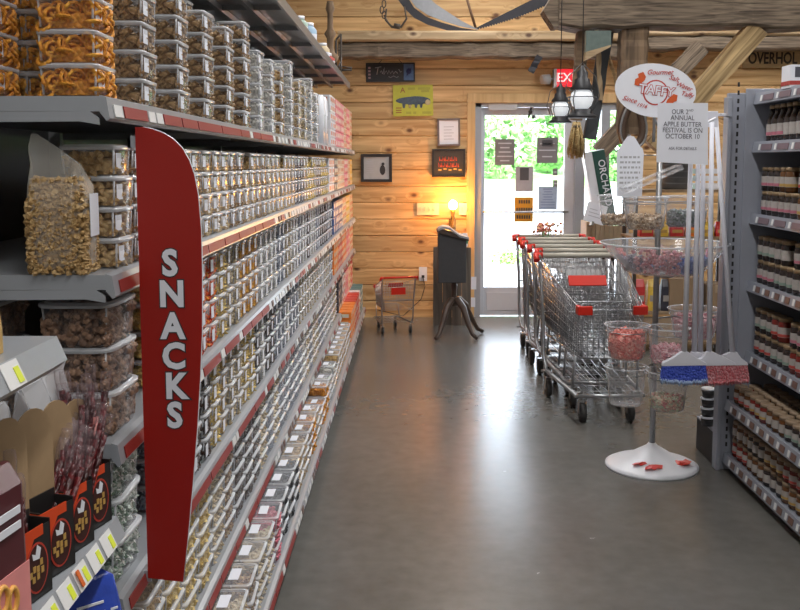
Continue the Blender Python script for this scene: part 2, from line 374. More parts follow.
# ------------------------------------------------------------------ ceiling lamps
for (lx, ly), lw_ in zip(LAMPS, ('over the start of the snack aisle', 'over the snack sign', 'over the middle of the snack aisle', 'over the near side of the jar shelving', 'over the candy rack', 'over the display shelf', 'behind the start of the aisle', 'closest to the glass door')):
    t = thing('ceiling_light', 'long white tube light hanging ' + lw_, 'ceiling light', (lx, ly, CEIL-.3), 0, 'tube lights under the ceiling')
    b = MB(); b.box(-.16, .16, -1.15, 1.15, .0, .07); b.box(-.01, .01, -.9, -.88, .07, .3); b.box(-.01, .01, .88, .9, .07, .3); b.build('housing', white, t)
# ------------------------------------------------------------------ left gondola
FX, BX = -.56, -1.14                       # shelf front line, back panel
Y0, Y1 = 1.76, 9.32
TOPS = [1.672, 1.342, 1.018, .712, .365]   # shelf tops, then the deck
BASEZ, BASEX = .13, -.462
CANZ = 2.245
G = thing('gondola_shelving', 'long grey gondola of stacked shelves filled with snack tubs down one side of the aisle', 'shelving', (0,0,0))
bx('back_panel', dgrey, BX-.03, BX, Y0, Y1, 0, 2.3, G)
NSEC = 6; SEC = (Y1 - Y0) / NSEC
for k in range(NSEC + 1):
    y = Y0 + k*SEC; b = MB(); b.box(BX, BX+.035, y-.015, y+.015, 0, 2.3); b.build('upright', grey, G)
edge_m = mat('shelf_edge_enamel', (.36, .38, .41), .3, .2, .03)
tagw = mat('tag_white', (.72, .72, .72), .5, 0, .02); tagr = mat('tag_red', (.28, .028, .022), .5, 0, .02); tagg = mat('tag_brown', (.16, .09, .07), .5, 0, .02); tagy = mat('tag_yellow', (.70, .78, .05), .5, 0, .02)
rt = random.Random(11)
def shelf(z, fx, parent, y0=Y0, y1=Y1, tags=True, name='shelf'):
    b = MB(); b.box(BX+.04, fx-.012, y0, y1, z-.028, z)
    # rolled lip with the sloping price channel
    b.prism([(0,.002),(.012,-.002),(.018,-.04),(.012,-.045),(0,-.03)], lambda u, v, w_: (fx-.012+u, y0+w_, z+v), y1-y0)
    for k in range(NSEC + 1):            # end brackets
        y = min(max(y0 + k*SEC, y0+.002), y1-.002)
        b.prism([(BX+.04,-.03),(fx-.03,-.028),(fx-.014,-.04),(fx-.014,-.052),(fx-.05,-.046),(BX+.04,-.05)], lambda u, v, w_: (u, y-.002+w_, z+v), .004)
    s = b.build(name, edge_m, parent)
    if tags:
        y = y0 + .03; n = 0
        while y < y1-.1 and n < 95:
            near = y < 3.6
            if near: L, m = rt.choice([(.22, tagr), (.30, tagr), (.035, tagw), (.05, tagw), (.16, tagr)])
            else: L, m = rt.choice([(.05, tagw), (.06, tagw), (.05, tagg), (.04, tagg), (.10, tagr), (.05, tagw)])
            t = MB(); t.prism([(.0145,-.0135),(.0165,-.0135),(.0203,-.036),(.0183,-.036)], lambda u, v, w_: (fx-.012+u, y+w_, z+v), L); t.build('price_tag', m, s)
            y += L + (.012 if near else rt.choice([.015, .03, .06])); n += 1
    return s
for z in TOPS: shelf(z, FX, G)
shelf(BASEZ, BASEX, G, name='base_deck')
bx('kick_plate', black, BASEX-.06, BASEX-.04, Y0, Y1, 0, BASEZ-.03, G)
# canopy shelf with ribs below
b = MB(); b.box(BX, FX-.0, Y0+.5, Y1-.75, CANZ, CANZ+.012); b.box(FX-.004, FX+.008, Y0+.5, Y1-.75, CANZ-.035, CANZ+.012)
for k in range(10): y = Y0+.55+k*.66; b.box(BX, FX-.004, y, y+.02, CANZ-.022, CANZ)
for x in (-1.0, -.86, -.72): b.box(x, x+.02, Y0+.5, Y1-.75, CANZ-.03, CANZ-.004)
b.build('canopy_shelf', steel, G)

# -- the tubs: one of each kind, then copies
def pile(b, w, l, h, kind, n, r):
    """loose pieces heaped on a core, w x l x h"""
    b.loops([rrect(w*.80, l*.80, .012, .002), rrect(w*.86, l*.86, .012, h*.60), rrect(w*.6, l*.6, .012, h*.74)], 0, False, True, True)
    for i in range(n):
        f = random.choice('xXyYzz'); u, v, q = random.uniform(-.46, .46)*w, random.uniform(-.46, .46)*l, random.uniform(.06, .9)*h
        if f == 'x': u = -.455*w
        if f == 'X': u = .455*w
        if f == 'y': v = -.455*l
        if f == 'Y': v = .455*l
        if f == 'z': q = h*random.uniform(.76, .9)
        c = (u, v, q)
        if kind == 'ring': b.ring(c, r*1.5, r*.42)
        elif kind == 'rod':
            a = random.uniform(-.6, .6); d = Vector((math.sin(a)*.2, math.cos(a)*.4, math.cos(a+1.3))).normalized()*r*2.4 if f != 'z' else Vector((math.cos(a*3), math.sin(a*3), 0))*r*2.2
            p = Vector(c); p.z = min(max(p.z, abs(d.z)+.004), h-abs(d.z)) if h > 2*abs(d.z) else h/2
            b.tube([p-d, p, p+d], [r*.8, r, r*.8], 5)
        elif kind == 'flat': b.chunk(c, r, 0, (1.2, 1, .35))
        else: b.chunk(c, r)
CONT = {
 'walnut pieces': ('chunk', pieces('food_walnut', (.17,.09,.035), (.42,.28,.13), (.30,.17,.07)), .0105),
 'granola clusters': ('chunk', pieces('food_granola', (.32,.19,.07), (.55,.38,.18), (.42,.26,.10)), .0105),
 'orange corn curls': ('ring', pieces('food_curl', (.62,.22,.015), (.85,.42,.05), (.75,.30,.03)), .0095),
 'orange snack sticks': ('rod', pieces('food_stick', (.65,.27,.03), (.80,.45,.09)), .0055),
 'dark chocolate pieces': ('chunk', pieces('food_chocolate', (.022,.012,.008), (.08,.04,.022), (.045,.02,.012), .3), .0105),
 'white coated pieces': ('chunk', pieces('food_white', (.55,.53,.48), (.75,.73,.70)), .0095),
 'mixed nuts': ('chunk', pieces('food_mixed_nuts', (.12,.05,.02), (.62,.46,.24), (.35,.19,.08)), .0095),
 'yellow banana chips': ('flat', pieces('food_banana', (.62,.42,.10), (.80,.64,.28)), .012),
 'red and orange gummies': ('chunk', pieces('food_gummy', (.62,.04,.015), (.85,.38,.03), (.72,.10,.02), .3), .0095),
 'pale wafer bits': ('flat', pieces('food_wafer', (.50,.38,.22), (.72,.62,.44)), .011),
 'grey blue candies': ('chunk', pieces('food_grey', (.16,.18,.24), (.40,.44,.52), (.26,.29,.36), .3), .0085),
 'pink rings': ('ring', pieces('food_pink', (.55,.08,.14), (.78,.22,.28), None, .4), .0085),
 'dark licorice': ('ring', pieces('food_licorice', (.012,.012,.016), (.05,.05,.065), None, .3), .0085),
 'green and white mints': ('chunk', pieces('food_mint', (.03,.12,.05), (.80,.82,.80), (.45,.55,.47), .35), .0075),
 'brown pretzel rods': ('rod', pieces('food_rod', (.13,.075,.05), (.36,.22,.14), (.24,.14,.09)), .0066),
 'golden peanuts': ('chunk', pieces('food_peanut', (.45,.28,.10), (.68,.48,.22)), .0085),
}
def tub_parts(kind):
    """(body, lid, pile width, length, height, stacked height)"""
    if kind == 'nut_tub': w, l, h, r, tp = .112, .122, .061, .014, .92
    elif kind == 'sweet_tub': w, l, h, r, tp = .100, .108, .068, .022, .84
    elif kind == 'snack_box': w, l, h, r, tp = .120, .165, .058, .016, .88
    else: w, l, h, r, tp = .150, .190, .088, .035, .88
    b = MB(); b.loops([rrect(w*tp, l*tp, r, .001), rrect(w*(tp+.02), l*(tp+.02), r, .006), rrect(w*.96, l*.96, r, h-.009)], 0, True, True, False)
    b.loops([rrect(w*.96, l*.96, r, h-.0115), rrect(w*1.0, l*1.0, r, h-.0105), rrect(w*1.0, l*1.0, r, h-.0085)], 1, True)
    # whitish corner ribs, put in to draw the bright highlights along tub corners
    for sx in (-1, 1):
        for sy in (-1, 1): b.tube([(sx*(w*tp/2-r*.28), sy*(l*tp/2-r*.28), .003), (sx*(w*.96/2-r*.28), sy*(l*.96/2-r*.28), h-.01)], .0022, 4, 1)
    body = b
    d = MB(); d.loops([rrect(w*1.0, l*1.0, r, h-.0085), rrect(w*1.01, l*1.01, r, h-.006), rrect(w*1.0, l*1.0, r, h-.0035), rrect(w*.9, l*.9, r*.9, h-.0035)], 1, True)
    d.loops([rrect(w*.9, l*.9, r*.9, h-.0035), rrect(w*.88, l*.88, r*.9, h-.0006)], 1, True); d.loops([rrect(w*.88, l*.88, r*.9, h-.0006), rrect(w*.8, l*.8, r*.8, h-.003)], 0, True, False, True)
    if kind in ('nut_tub', 'sweet_tub'): d.box(w*.468, w*.476, -l*.40, -l*.12, h*.22, h*.72, 2)  # white front label, also standing in for bright reflections on the plastic
    if kind == 'snack_box': d.tube([(0, -l*.5, h-.006), (.0, -l*.53, h-.004), (0, -l*.5, h-.003)], .004, 4, 1); d.box(-w*.13, w*.13, -l*.24, l*.24, h-.0022, h-.0012, 2)
    return body, d, w*tp*.97, l*tp*.97, h-.012, h
MESH = {}
def joined(mbs, mats_l):
    out = MB()
    for b, off in mbs:
        base = len(out.v); out.v += b.v; out.f += [[i+base for i in f] for f in b.f]; out.m += [i+off for i in b.m]; out.sm += b.sm
    return out
def tub_mesh(kind, cont):
    key = (kind, cont)
    if key in MESH: return MESH[key]
    random.seed(hash(kind[:3]) % 7 if 0 else len(MESH)*13+1)
    body, lid, w, l, h, H = tub_parts(kind); k, m, r = CONT[cont]
    if kind == 'snack_box' : h *= .92
    big = kind == 'pretzel_tub'
    c = MB(); pile(c, w, l, h*.93, k, (85 if k != 'ring' else 60) if not big else 230, r*(1.25 if big else 1))
    J = joined([(body, 4), (lid, 0), (c, 3)], None); J.m = [(0 if q == 5 and 0 else (1 if q == 5 else q)) for q in J.m]
    MESH[key] = (body.mesh('tub_body', [shell, rim]), lid.mesh('lid', [lidm, rim, paper]), c.mesh('contents', m), J.mesh(kind, [lidm, rim, paper, m, shell]), H)
    # far copies: same shapes joined, body wall uses the clear shell
    J2 = MESH[key][3]
    return MESH[key]
NCOUNT = {}
def put_tub(kind, cont, x, y, z, rz, label, group, near):
    bm_, lm_, cm_, jm_, H = tub_mesh(kind, cont)
    NCOUNT[kind] = NCOUNT.get(kind, 0) + 1
    if near:
        o = bpy.data.objects.new(kind, bm_); COL.objects.link(o)
        for n_, m_ in (('lid', lm_), ('contents', cm_)):
            c = bpy.data.objects.new(n_, m_); COL.objects.link(c); c.parent = o
    else:
        o = bpy.data.objects.new(kind, jm_); COL.objects.link(o)
    o.location = (x, y, z); o.rotation_euler = (0, 0, rz); tag(o, label, 'tub', group)
    return H
def run(kind, shelf_name, z, fx, y0, y1, pitch, n, plan, recess=None, rows2=0, nearlim=5.0, seed=1, word='tub', gap=None):
    """stacks along a shelf; plan: [(until_y, [contents...])]"""
    rr = random.Random(seed); y = y0; i = 0
    body = tub_parts(kind); w, l = {'nut_tub': (.112,.122), 'sweet_tub': (.1,.108), 'snack_box': (.12,.165), 'pretzel_tub': (.15,.19)}[kind]
    prev = None; left = 0
    while y + l < y1:
        i += 1
        conts = next((c for u, c in plan if y < u), plan[-1][1])
        if left <= 0 or prev not in conts: prev = rr.choice(conts); left = rr.choice([1, 1, 2, 3])
        left -= 1
        r = 0 if not recess else (recess if i % 2 == 0 else rr.uniform(0, .006))
        k = n - (rr.choice([0, 1, 1]) if r else (rr.choice([0, 0, 0, 1]) if n != 4 or rr.random() < .2 else 0)); zz = z + .0008
        for j in range(k):
            lab = '%s of %s, %s up in %s stack along %s' % (word, prev, ordw(j+1), ordw(i), shelf_name)
            if j == k-1: lab = '%s of %s, topmost of %s stack along %s' % (word, prev, ordw(i), shelf_name)
            zz += put_tub(kind, prev, fx-.016-w/2-r + rr.uniform(-.002, .002), y+l/2, zz, R(rr.uniform(-2, 2)), lab, '%s on the %s' % (word+'s', shelf_name), y < nearlim)
        if rows2 and i <= rows2:
            zz = z + .0008
            for j in range(k):
                lab = '%s of %s, %s up, inner row, %s stack, %s' % (word, prev, ordw(j+1), ordw(i), shelf_name)
                zz += put_tub(kind, prev, fx-.016-w*1.5-.075, y+l/2, zz, R(rr.uniform(-2, 2)), lab, 'back row %s' % shelf_name, True)
        y += pitch
W_, GR, CU, ST, CH, WH, MX, BA, GU, WA, GB, PK, LI, MI, RO, PN = ('walnut pieces','granola clusters','orange corn curls','orange snack sticks','dark chocolate pieces','white coated pieces','mixed nuts','yellow banana chips','red and orange gummies','pale wafer bits','grey blue candies','pink rings','dark licorice','green and white mints','brown pretzel rods','golden peanuts')
run('nut_tub', 'top shelf', TOPS[0], FX, 1.765, 6.3, .158, 6, [(1.9, [CU]), (2.05, [ST]), (3.1, [GR, W_]), (3.6, [W_]), (4.3, [WH, GR]), (4.9, [CU, WH]), (9, [WH, GB, WA])], .095, 2, seed=2)
run('nut_tub', 'second shelf', TOPS[1], FX, 1.855, 6.6, .131, 4, [(2.5, [GR, W_]), (3.8, [W_, GR, PN]), (5.2, [WA, WH, CH, PN]), (9, [MX, WA, BA])], None, 0, seed=3)
run('pretzel_tub', 'third shelf', TOPS[2], FX, 1.80, 2.17, .196, 3, [(9, [RO])], None, 1, seed=4)
run('sweet_tub', 'third shelf past rods', TOPS[2], FX, 2.20, 7.0, .128, 4, [(2.9, [CU, GU, BA, ST]), (3.5, [GU, ST, WA]), (4.6, [WH, WA, GB]), (9, [GB, WH, CH])], None, 0, seed=5)
run('pretzel_tub', 'fourth shelf', TOPS[3], FX, 1.80, 2.17, .196, 3, [(9, [MI])], None, 1, seed=6)
run('sweet_tub', 'fourth shelf past mints', TOPS[3], FX, 2.20, 7.0, .128, 4, [(2.7, [CH, GB]), (3.4, [BA, PN, WA]), (4.4, [CH, GB, WH]), (9, [WH, GB, WA])], None, 0, seed=7)
run('snack_box', 'fifth shelf', TOPS[4], FX, 1.80, 7.4, .176, 5, [(2.6, [PN, BA, MX]), (3.6, [CH, MX, WA]), (9, [WA, WH, GB])], None, 0, seed=8, word='box')
run('snack_box', 'bottom deck', BASEZ, BASEX, 1.80, 7.4, .180, 3, [(3.15, [WA, MX, BA]), (3.34, [PK]), (3.95, [LI, GB]), (4.4, [PN, MX]), (5.2, [CU, PN]), (9, [PN, CU, WH])], None, 0, seed=9, word='box')
run('snack_box', 'inner deck row', BASEZ, BASEX-.135, 1.85, 5.6, .180, 4, [(3.0, [WA, PN, BA]), (3.2, [PK]), (3.9, [LI, GB]), (4.4, [PN]), (5.0, [CU]), (9, [WA, MX])], None, 0, seed=10, word='box')

# far end: boxed and bagged sweets
PC = {'blue': (.06,.12,.30), 'orange': (.80,.22,.03), 'red': (.55,.04,.04), 'pink': (.72,.20,.28), 'yellow': (.78,.52,.08), 'white': (.66,.66,.70), 'teal': (.05,.20,.24), 'cream': (.66,.56,.42), 'dark': (.05,.05,.07)}
PM = {}
def pack_mesh(c):
    if c in PM: return PM[c]
    b = MB(); b.loops([rrect(.10,.13,.008,.001), rrect(.104,.134,.01,.012), rrect(.104,.134,.01,.048), rrect(.10,.13,.008,.059)], 0, False, True, True)
    b.box(.0521, .0528, -.04, .04, .016, .044, 1); b.box(-.03, .03, -.0678, -.0672, .016, .044, 1)
    b2 = mat('pack_'+c, PC[c], .3, 0, .25, 40); l2 = mat('pack_panel_'+('light' if c not in ('white', 'cream') else 'warm'), (.72,.66,.55) if c not in ('white','cream') else (.60,.20,.10), .4)
    PM[c] = b.mesh('candy_package', [b2, l2]); return PM[c]
def packs(z, fx, y0, y1, n, seq, nm):
    y, i = y0, 0; rr = random.Random(n*7+int(z*100))
    while y + .13 < y1:
        i += 1; c = seq[min(int((y-y0)/(y1-y0)*len(seq)), len(seq)-1)]
        for j in range(n):
            o = bpy.data.objects.new('candy_package', pack_mesh(c)); COL.objects.link(o); o.location = (fx-.072, y+.067, z+.001+j*.0605); o.rotation_euler = (0,0,R(rr.uniform(-2,2)))
            tag(o, '%s candy package, %s up in %s pile, far end of %s' % (c, ordw(j+1), ordw(i), nm), 'package', 'packages at the far end')
        y += .15
packs(TOPS[0], FX, 6.85, 9.3, 6, ['white','pink','pink','cream','pink','cream'], 'top shelf')
packs(TOPS[1], FX, 6.7, 9.3, 4, ['white','dark','cream','cream','pink','cream','yellow'], 'second shelf')
packs(TOPS[2], FX, 7.05, 9.3, 4, ['blue','blue','cream','yellow','cream'], 'third shelf')
packs(TOPS[3], FX, 7.05, 9.3, 4, ['orange','red','orange','pink','cream'], 'fourth shelf')
packs(TOPS[4], FX, 7.45, 9.3, 4, ['dark','white','pink','cream','red'], 'fifth shelf')
packs(BASEZ, BASEX, 7.45, 9.3, 4, ['orange','orange','red','red','white','teal','teal'], 'bottom deck')
b = MB(); b.loops([rrect(.12,.14,.03,0), rrect(.125,.15,.03,.2), rrect(.12,.12,.03,.3), rrect(.1,.05,.02,.33)], 0, True, True, True); b.box(.0605,.0625,-.04,.04,.08,.2,1)
for i, y in enumerate((6.42, 6.62)):
    o = b.build('white_bag', [white, greypaper], None, (FX-.085, y, TOPS[0])); tag(o, ['tall white paper bag on the top shelf just past the last clear tubs', 'tall white paper bag on the top shelf next to the pink packages'][i], 'bag')

# granola bag
random.seed(21)
b = MB(); b.loops([rrect(.088,.07,.02,.001), rrect(.105,.085,.03,.02), rrect(.108,.088,.03,.10), rrect(.10,.082,.03,.16), rrect(.075,.05,.02,.18)], 0, True, True, True)
for i in range(1300):
    a = random.uniform(0, 6.28); z = random.uniform(.004, .178); s = 1 if z < .12 else 1-(z-.12)*3.4
    b.chunk((.052*s*max(-1,min(1,1.35*math.cos(a))), .044*s*max(-1,min(1,1.35*math.sin(a))), z), .0075)
t = thing('granola_bag', 'clear bag full of golden granola standing on the second shelf', 'bag', (-.662, 1.797, TOPS[1]+.001), R(4))
b.build('granola', CONT[GR][1], t)
b = MB(); b.loops([rrect(.096,.078,.02,.0), rrect(.115,.096,.03,.02), rrect(.118,.098,.03,.10), rrect(.112,.092,.03,.165), rrect(.09,.03,.01,.205,3,-.008), rrect(.055,.008,.003,.235,3,-.03), rrect(.01,.004,.0015,.262,3,-.046)], 0, True, True, True)
b.build('bag_film', clear('bag_film', .12, .6, (.9,.88,.82), .16), t); bx('bag_label', paper, .0595, .0605, -.03, .03, .07, .15, t)

# ------------------------------------------------------------------ near wing rack with stick snacks
WX, WY0, WY1 = -.502, .92, 1.60
Wk = thing('wing_rack', 'narrow light grey side rack with price tags fixed to the near end of the gondola', 'shelving', (0,0,0))
lg2 = lgrey
bx('rack_back', lg2, -.80, -.785, WY0, 1.70, .45, 1.9, Wk)
for zi, (z, y1) in enumerate(((1.305, 1.335), (.948, 1.575), (.643, 1.56))):
    b = MB(); b.box(-.785, WX-.012, WY0, y1, z-.012, z); (b.box(WX-.0, WX+.04, 1.40, y1, z-.006, z) if zi == 2 else None); b.prism([(0,0),(.008,.0),(.022,-.034),(.008,-.046),(-.02,-.02)], lambda u, v, w_: (WX-.012+u, WY0+w_, z+v), y1-WY0)
    s = b.build('shelf', edge_m, Wk)
    y = WY0+.06
    while y < y1-.06:
        t = MB(); t.prism([(.0088,-.002),(.0098,-.002),(.0235,-.033),(.0225,-.033)], lambda u, v, w_: (WX-.012+u, y+w_, z+v), .05); t.prism([(.0122,-.010),(.0137,-.010),(.0225,-.029),(.021,-.029)], lambda u, v, w_: (WX-.012+u+.0008, y+.03+w_, z+v), .014, 1)
        if zi == 1 and rt.random() < .5: t.prism([(.0122,-.003),(.0137,-.003),(.024,-.026),(.0225,-.026)], lambda u, v, w_: (WX-.012+u+.0012, y+.004+w_, z+v), .01, 2)
        t.build('price_tag', [tagw, tagy, mat('tag_orange', (.65,.13,.02), .5)], s); y += .062 if zi == 1 else .16
boxr, boxb, gold, meat = mat('box_orange_red', (.70,.07,.015), .35), mat('box_black', (.02,.018,.018), .35), mat('box_gold', (.50,.30,.08), .4), pieces('meat_sticks', (.03,.005,.005), (.13,.010,.012), (.07,.015,.018), .3)
def stick_box(i, y, label):
    t = thing('stick_box', label, 'box', (WX-.048, y, .949), R([-13,-16,-14,-15][i]), 'meat stick boxes on the near rack')
    w = .078
    b = MB()
    for a in ((-.002,.0,-w/2,w/2,0,.115),(.030,.032,-w/2,w/2,0,.10),(-.002,.032,-w/2,-w/2+.002,0,.105),(-.002,.032,w/2-.002,w/2,0,.105)): b.box(*a)
    b.box(-.002,.032,-w/2,w/2,0,.002); b.build('tray', boxb, t)
    b = MB(); b.prism([(-w/2,.03),(-w/2+.024,.03),(-w/2+.03,.075),(0,.088),(w/2-.018,.088),(w/2-.018,.103),(-w/2,.103)], lambda u, v, w_: (.0322+w_*.5, u, v), .002); b.box(-.0,.0325,-w/2-.0008,-w/2,.045,.103); b.build('orange_corner', boxr, t)
    b = MB(); n = 24
    b.prism([(.025*math.cos(2*math.pi*k/n)+.004, .046+.036*math.sin(2*math.pi*k/n)) for k in range(n)], lambda u, v, w_: (.0332+w_, u, v), .0006, 0)
    b.prism([(.022*math.cos(2*math.pi*k/n)+.004, .046+.033*math.sin(2*math.pi*k/n)) for k in range(n)], lambda u, v, w_: (.0338+w_, u, v), .0006, 1)
    b.prism([(-.006,.060),(.008,.058),(.012,.072),(.004,.079),(0,.066),(-.008,.070)], lambda u, v, w_: (.0345+w_, u, v), .0005, 2)
    for q, (u, v) in enumerate(((-.012,.040),(-.004,.046),(.004,.044),(.012,.052),(-.006,.032),(.004,.034),(.014,.040))): b.box(.0345,.0352,u-.003,u+.003,v-.004,v+.005,3)
    b.build('oval_badge', [mat('badge_red', (.5,.05,.03), .4), mat('badge_dark', (.05,.012,.01), .4), white, gold], t)
    b = MB(); k = 12; hh = [.255,.245,.235,.215][i]
    b.prism([(-w/2,0),(w/2,0)]+[(w/2*math.cos(math.pi*q/k)**1 if 0 else w/2*math.cos(math.pi*q/k), hh-.05+.05*math.sin(math.pi*q/k)) for q in range(k+1)], lambda u, v, w_: (-.006+w_, u*1.15, v), .002); b.build('header_card', card, t)
    return t
def sticks(i, y, label, lean, n, film_on):
    t = thing('meat_sticks', label, 'snack', (WX-.048, y, .953), R(-14), 'wrapped stick bundles')
    rs = random.Random(i+40); b = MB(); f = MB()
    for q in range(n):
        x, yy = rs.uniform(.004,.022), rs.uniform(-.026,.022); L = rs.uniform(.14,.20)+(.03 if i == 3 else 0); l = lean + rs.uniform(-.10,.10); lx = rs.uniform(-.25,.05)
        p0 = Vector((x, yy, .002)); d = Vector((lx, l, 1)).normalized()*L
        b.tube([p0+d*.02, p0+d], .0052, 6, 0 if rs.random() < .86 else 1); q0 = p0+d; dd = d.normalized()
        f.tube([q0-dd*.01, q0+dd*.004, q0+dd*.02, q0+dd*.035], [.0056,.0075,.009,.008], 6)
    b.build('sticks', [meat, mat('stick_wrapper_pink', (.62,.22,.20), .4, 0, .3, 60)], t); f.build('wrapper_ends', clear('wrapper_film', .06, .42, (.30,.22,.24), .15), t); return t
ys = [1.262, 1.352, 1.440, 1.528]
for i, y in enumerate(ys):
    stick_box(i, y, 'small black and orange-red box with an oval badge, %s along the near rack shelf' % ('nearest','second','third','fourth, last')[i])
    sticks(i, y, ['tan and pink wrapped snack sticks standing in the nearest orange-red box','dark red snack sticks leaning out of the second orange-red box','dark red snack sticks fanned out of the third orange-red box','tall dark red snack sticks in the last orange-red box'][i], [-.1,.62,.55,.12][i], [7,11,12,15][i], 1)
# loose clear bags behind
random.seed(31)
for i, (x, y, z, s) in enumerate(((-.60,1.47,.949,1.04),(-.62,1.37,.949,.98),(-.63,1.26,.949,.9),(-.665,1.13,.949,.9),(-.60,1.55,.949,1.08))):
    b = MB(); L = []
    for k, (w_, d_, h_) in enumerate(((.07,.05,0),(.078,.06,.05),(.075,.05,.15),(.07,.03,.2),(.085,.012,.235),(.09,.01,.245))):
        r_ = rrect(d_*s, w_*s, .005, h_*s); L.append([(a+random.uniform(-.004,.004), c+random.uniform(-.004,.004), e+random.uniform(-.002,.003)) for a, c, e in r_])
    b.loops(L, 0, False, True, True)
    t = thing('snack_bag', 'crinkled clear bag of dark sticks behind the %s box on the near rack' % ('third','second','nearest','big pink','last')[i], 'bag', (x, y, z), 0, 'clear bags behind the boxes'); b.build('film', film, t)
    b = MB()
    for q in range(7): yy = random.uniform(-.026,.026); b.tube([(random.uniform(-.012,.012),yy,.004),(random.uniform(-.008,.008),yy,.17*s)], .006, 6)
    b.build('sticks', meat, t)
# big pink and brown packs at the near edge, tan bag above
t = thing('pretzel_pack', 'large dark brown and pink pack with pretzel picture at the near end of rack', 'package', (WX-.034, 1.155, .949), R(-8))
b = MB(); b.loops([rrect(.045,.085,.008,0), rrect(.055,.10,.01,.02), rrect(.05,.10,.01,.19), rrect(.01,.10,.003,.215)], 0, False, True, True); b.build('pack', mat('pack_brown', (.09,.02,.025), .3), t)
b = MB(); b.box(.0278,.0290,-.046,.046,.012,.085); b.build('pink_band', mat('band_pink', (.75,.28,.27), .4), t)
b = MB(); b.box(.0275,.0292,-.03,.03,.155,.165); b.box(.0275,.0292,-.02,.03,.135,.145); b.build('panel_marks', white, t)
b = MB(); b.tubeloop([Vector((.0295, -.02+.012*math.cos(a*.52)+.0, .06+.016*math.sin(a*.52))) for a in range(12)], .004, 6); b.tubeloop([Vector((.0295, -.02+.010*math.cos(a*.52)+.022, .05+.016*math.sin(a*.52))) for a in range(12)], .004, 6); b.build('pretzel_picture', mat('pretzel_gold', (.72,.36,.07), .5, 0, .3, 90), t)
t = thing('paper_bag', 'mustard yellow paper bag standing on the upper shelf of the near rack', 'bag', (WX-.055, 1.17, 1.306), R(3))
b = MB(); b.loops([rrect(.06,.09,.006,0), rrect(.06,.09,.006,.03), rrect(.045,.08,.006,.13), rrect(.02,.075,.004,.16)], 0, False, True, True); b.build('bag', mat('mustard_paper', (.50,.32,.11), .8, 0, .15, 90), t)
bx('fold', card, -.012, .012, -.038, .038, .158, .166, t)
t = thing('pickle_bag', 'blue glossy bag reading PICKLE on the lowest rack shelf', 'bag', (WX-.030, 1.475, .645), R(-48))
b = MB(); L = []
for w_, d_, h_ in ((.09,.05,0),(.11,.07,.04),(.115,.075,.12),(.115,.058,.175),(.11,.042,.205),(.095,.02,.232),(.06,.008,.245)): L.append(rrect(d_, w_, .02 if d_ > .03 else .003, h_))
b.loops(L, 0, True, True, True); b.build('bag', mat('bag_blue', (.03,.07,.42), .22, 0, .3, 30, .3), t)
text('PICKLE', .027, white, t, (.034, 0, .178), (R(90),0,R(90)), .0006); b = MB(); b.box(.024,.0262,-.022,.022,.198,.202); b.box(.0385,.0392,-.02,.02,.12,.124); b.build('print', white, t)

# ------------------------------------------------------------------ the red SNACKS blade sign
sy = 1.90
t = thing('snacks_sign', 'tall narrow red blade sign reading SNACKS in white letters, clipped to the shelf edge', 'sign', (0, sy, 0))
pts = [(135,127),(143,127),(152,129),(163,133),(173,139),(182,148),(189,160),(194,174),(198,195),(201,230),(202,270),(202,330),(200,380),(197,430),(193,480),(188,535),(183,582),(148,578)]
Q = [P(a, c, sy) for a, c in pts]; b = MB(); b.prism([(q.x, q.z) for q in Q][::-1], lambda u, v, w_: (u, w_, v), .004); b.build('blade', signred, t)
b = MB(); b.tube([(q.x, .002, q.z) for q in Q[1:-1]], .0016, 4); b.build('edge_strip', white, t)
for ch, (ax, ay) in zip('SNACKS', ((170,264),(172,295),(173,327),(174,357),(176,387),(175,416))):
    p = P(ax, ay, sy)
    text(ch, .072, ink, t, (p.x, -.001, p.z), bold=.0052, ext=.0005, name='letter_outline', sx=.92); text(ch, .072, paper, t, (p.x, -.0022, p.z), bold=.0028, ext=.0005, name='letter', sx=.92)
for z in (1.600, .700):
    b = MB(); b.box(-.566, -.545, .004, .008, z-.02, z+.004); b.box(-.566, -.560, .004, .02, z-.02, z+.004); b.build('clip', edge_m, t)
# ------------------------------------------------------------------ right gondola of sauces and jars
GY0, GY1 = 3.1, 4.70
UX = P(750, 214, GY1).x; LX = P(724, 430, GY1).x
RZ = [P(752, y, GY1).z for y in (95, 143, 214, 281, 351)] + [P(727, 399.5, GY1).z, P(723, 452, GY1).z]
RG = thing('jar_shelving', 'grey steel gondola of dark jars and bottles, slotted post at its far end', 'shelving', (0,0,0))
gp = mat('gondola_grey', (.31, .33, .385), .45, .2, .04)
x722 = P(722, 300, GY1).x; ztop = P(735, 93, GY1).z
b = MB(); b.box(x722, UX+.02, GY1, GY1+.035, 0, ztop); b.box(P(738,300,GY1).x, UX+.47, GY1-.012, GY1, .1, ztop+.02); b.box(x722-.008, x722+.012, GY1-.02, GY1+.05, 0, ztop-.02); b.build('end_panel', gp, RG, None, .003)
b = MB(); xs_ = P(733, 250, GY1).x
for k in range(46): b.box(xs_-.005, xs_+.005, GY1-.0015, GY1+.001, .12+k*.04, .142+k*.04)
b.build('slots', black, RG)
bx('back_panel', mat('matte_black', (.02,.02,.022), .8, 0, .1), UX+.45, UX+.47, GY0, GY1, 0, ztop, RG)
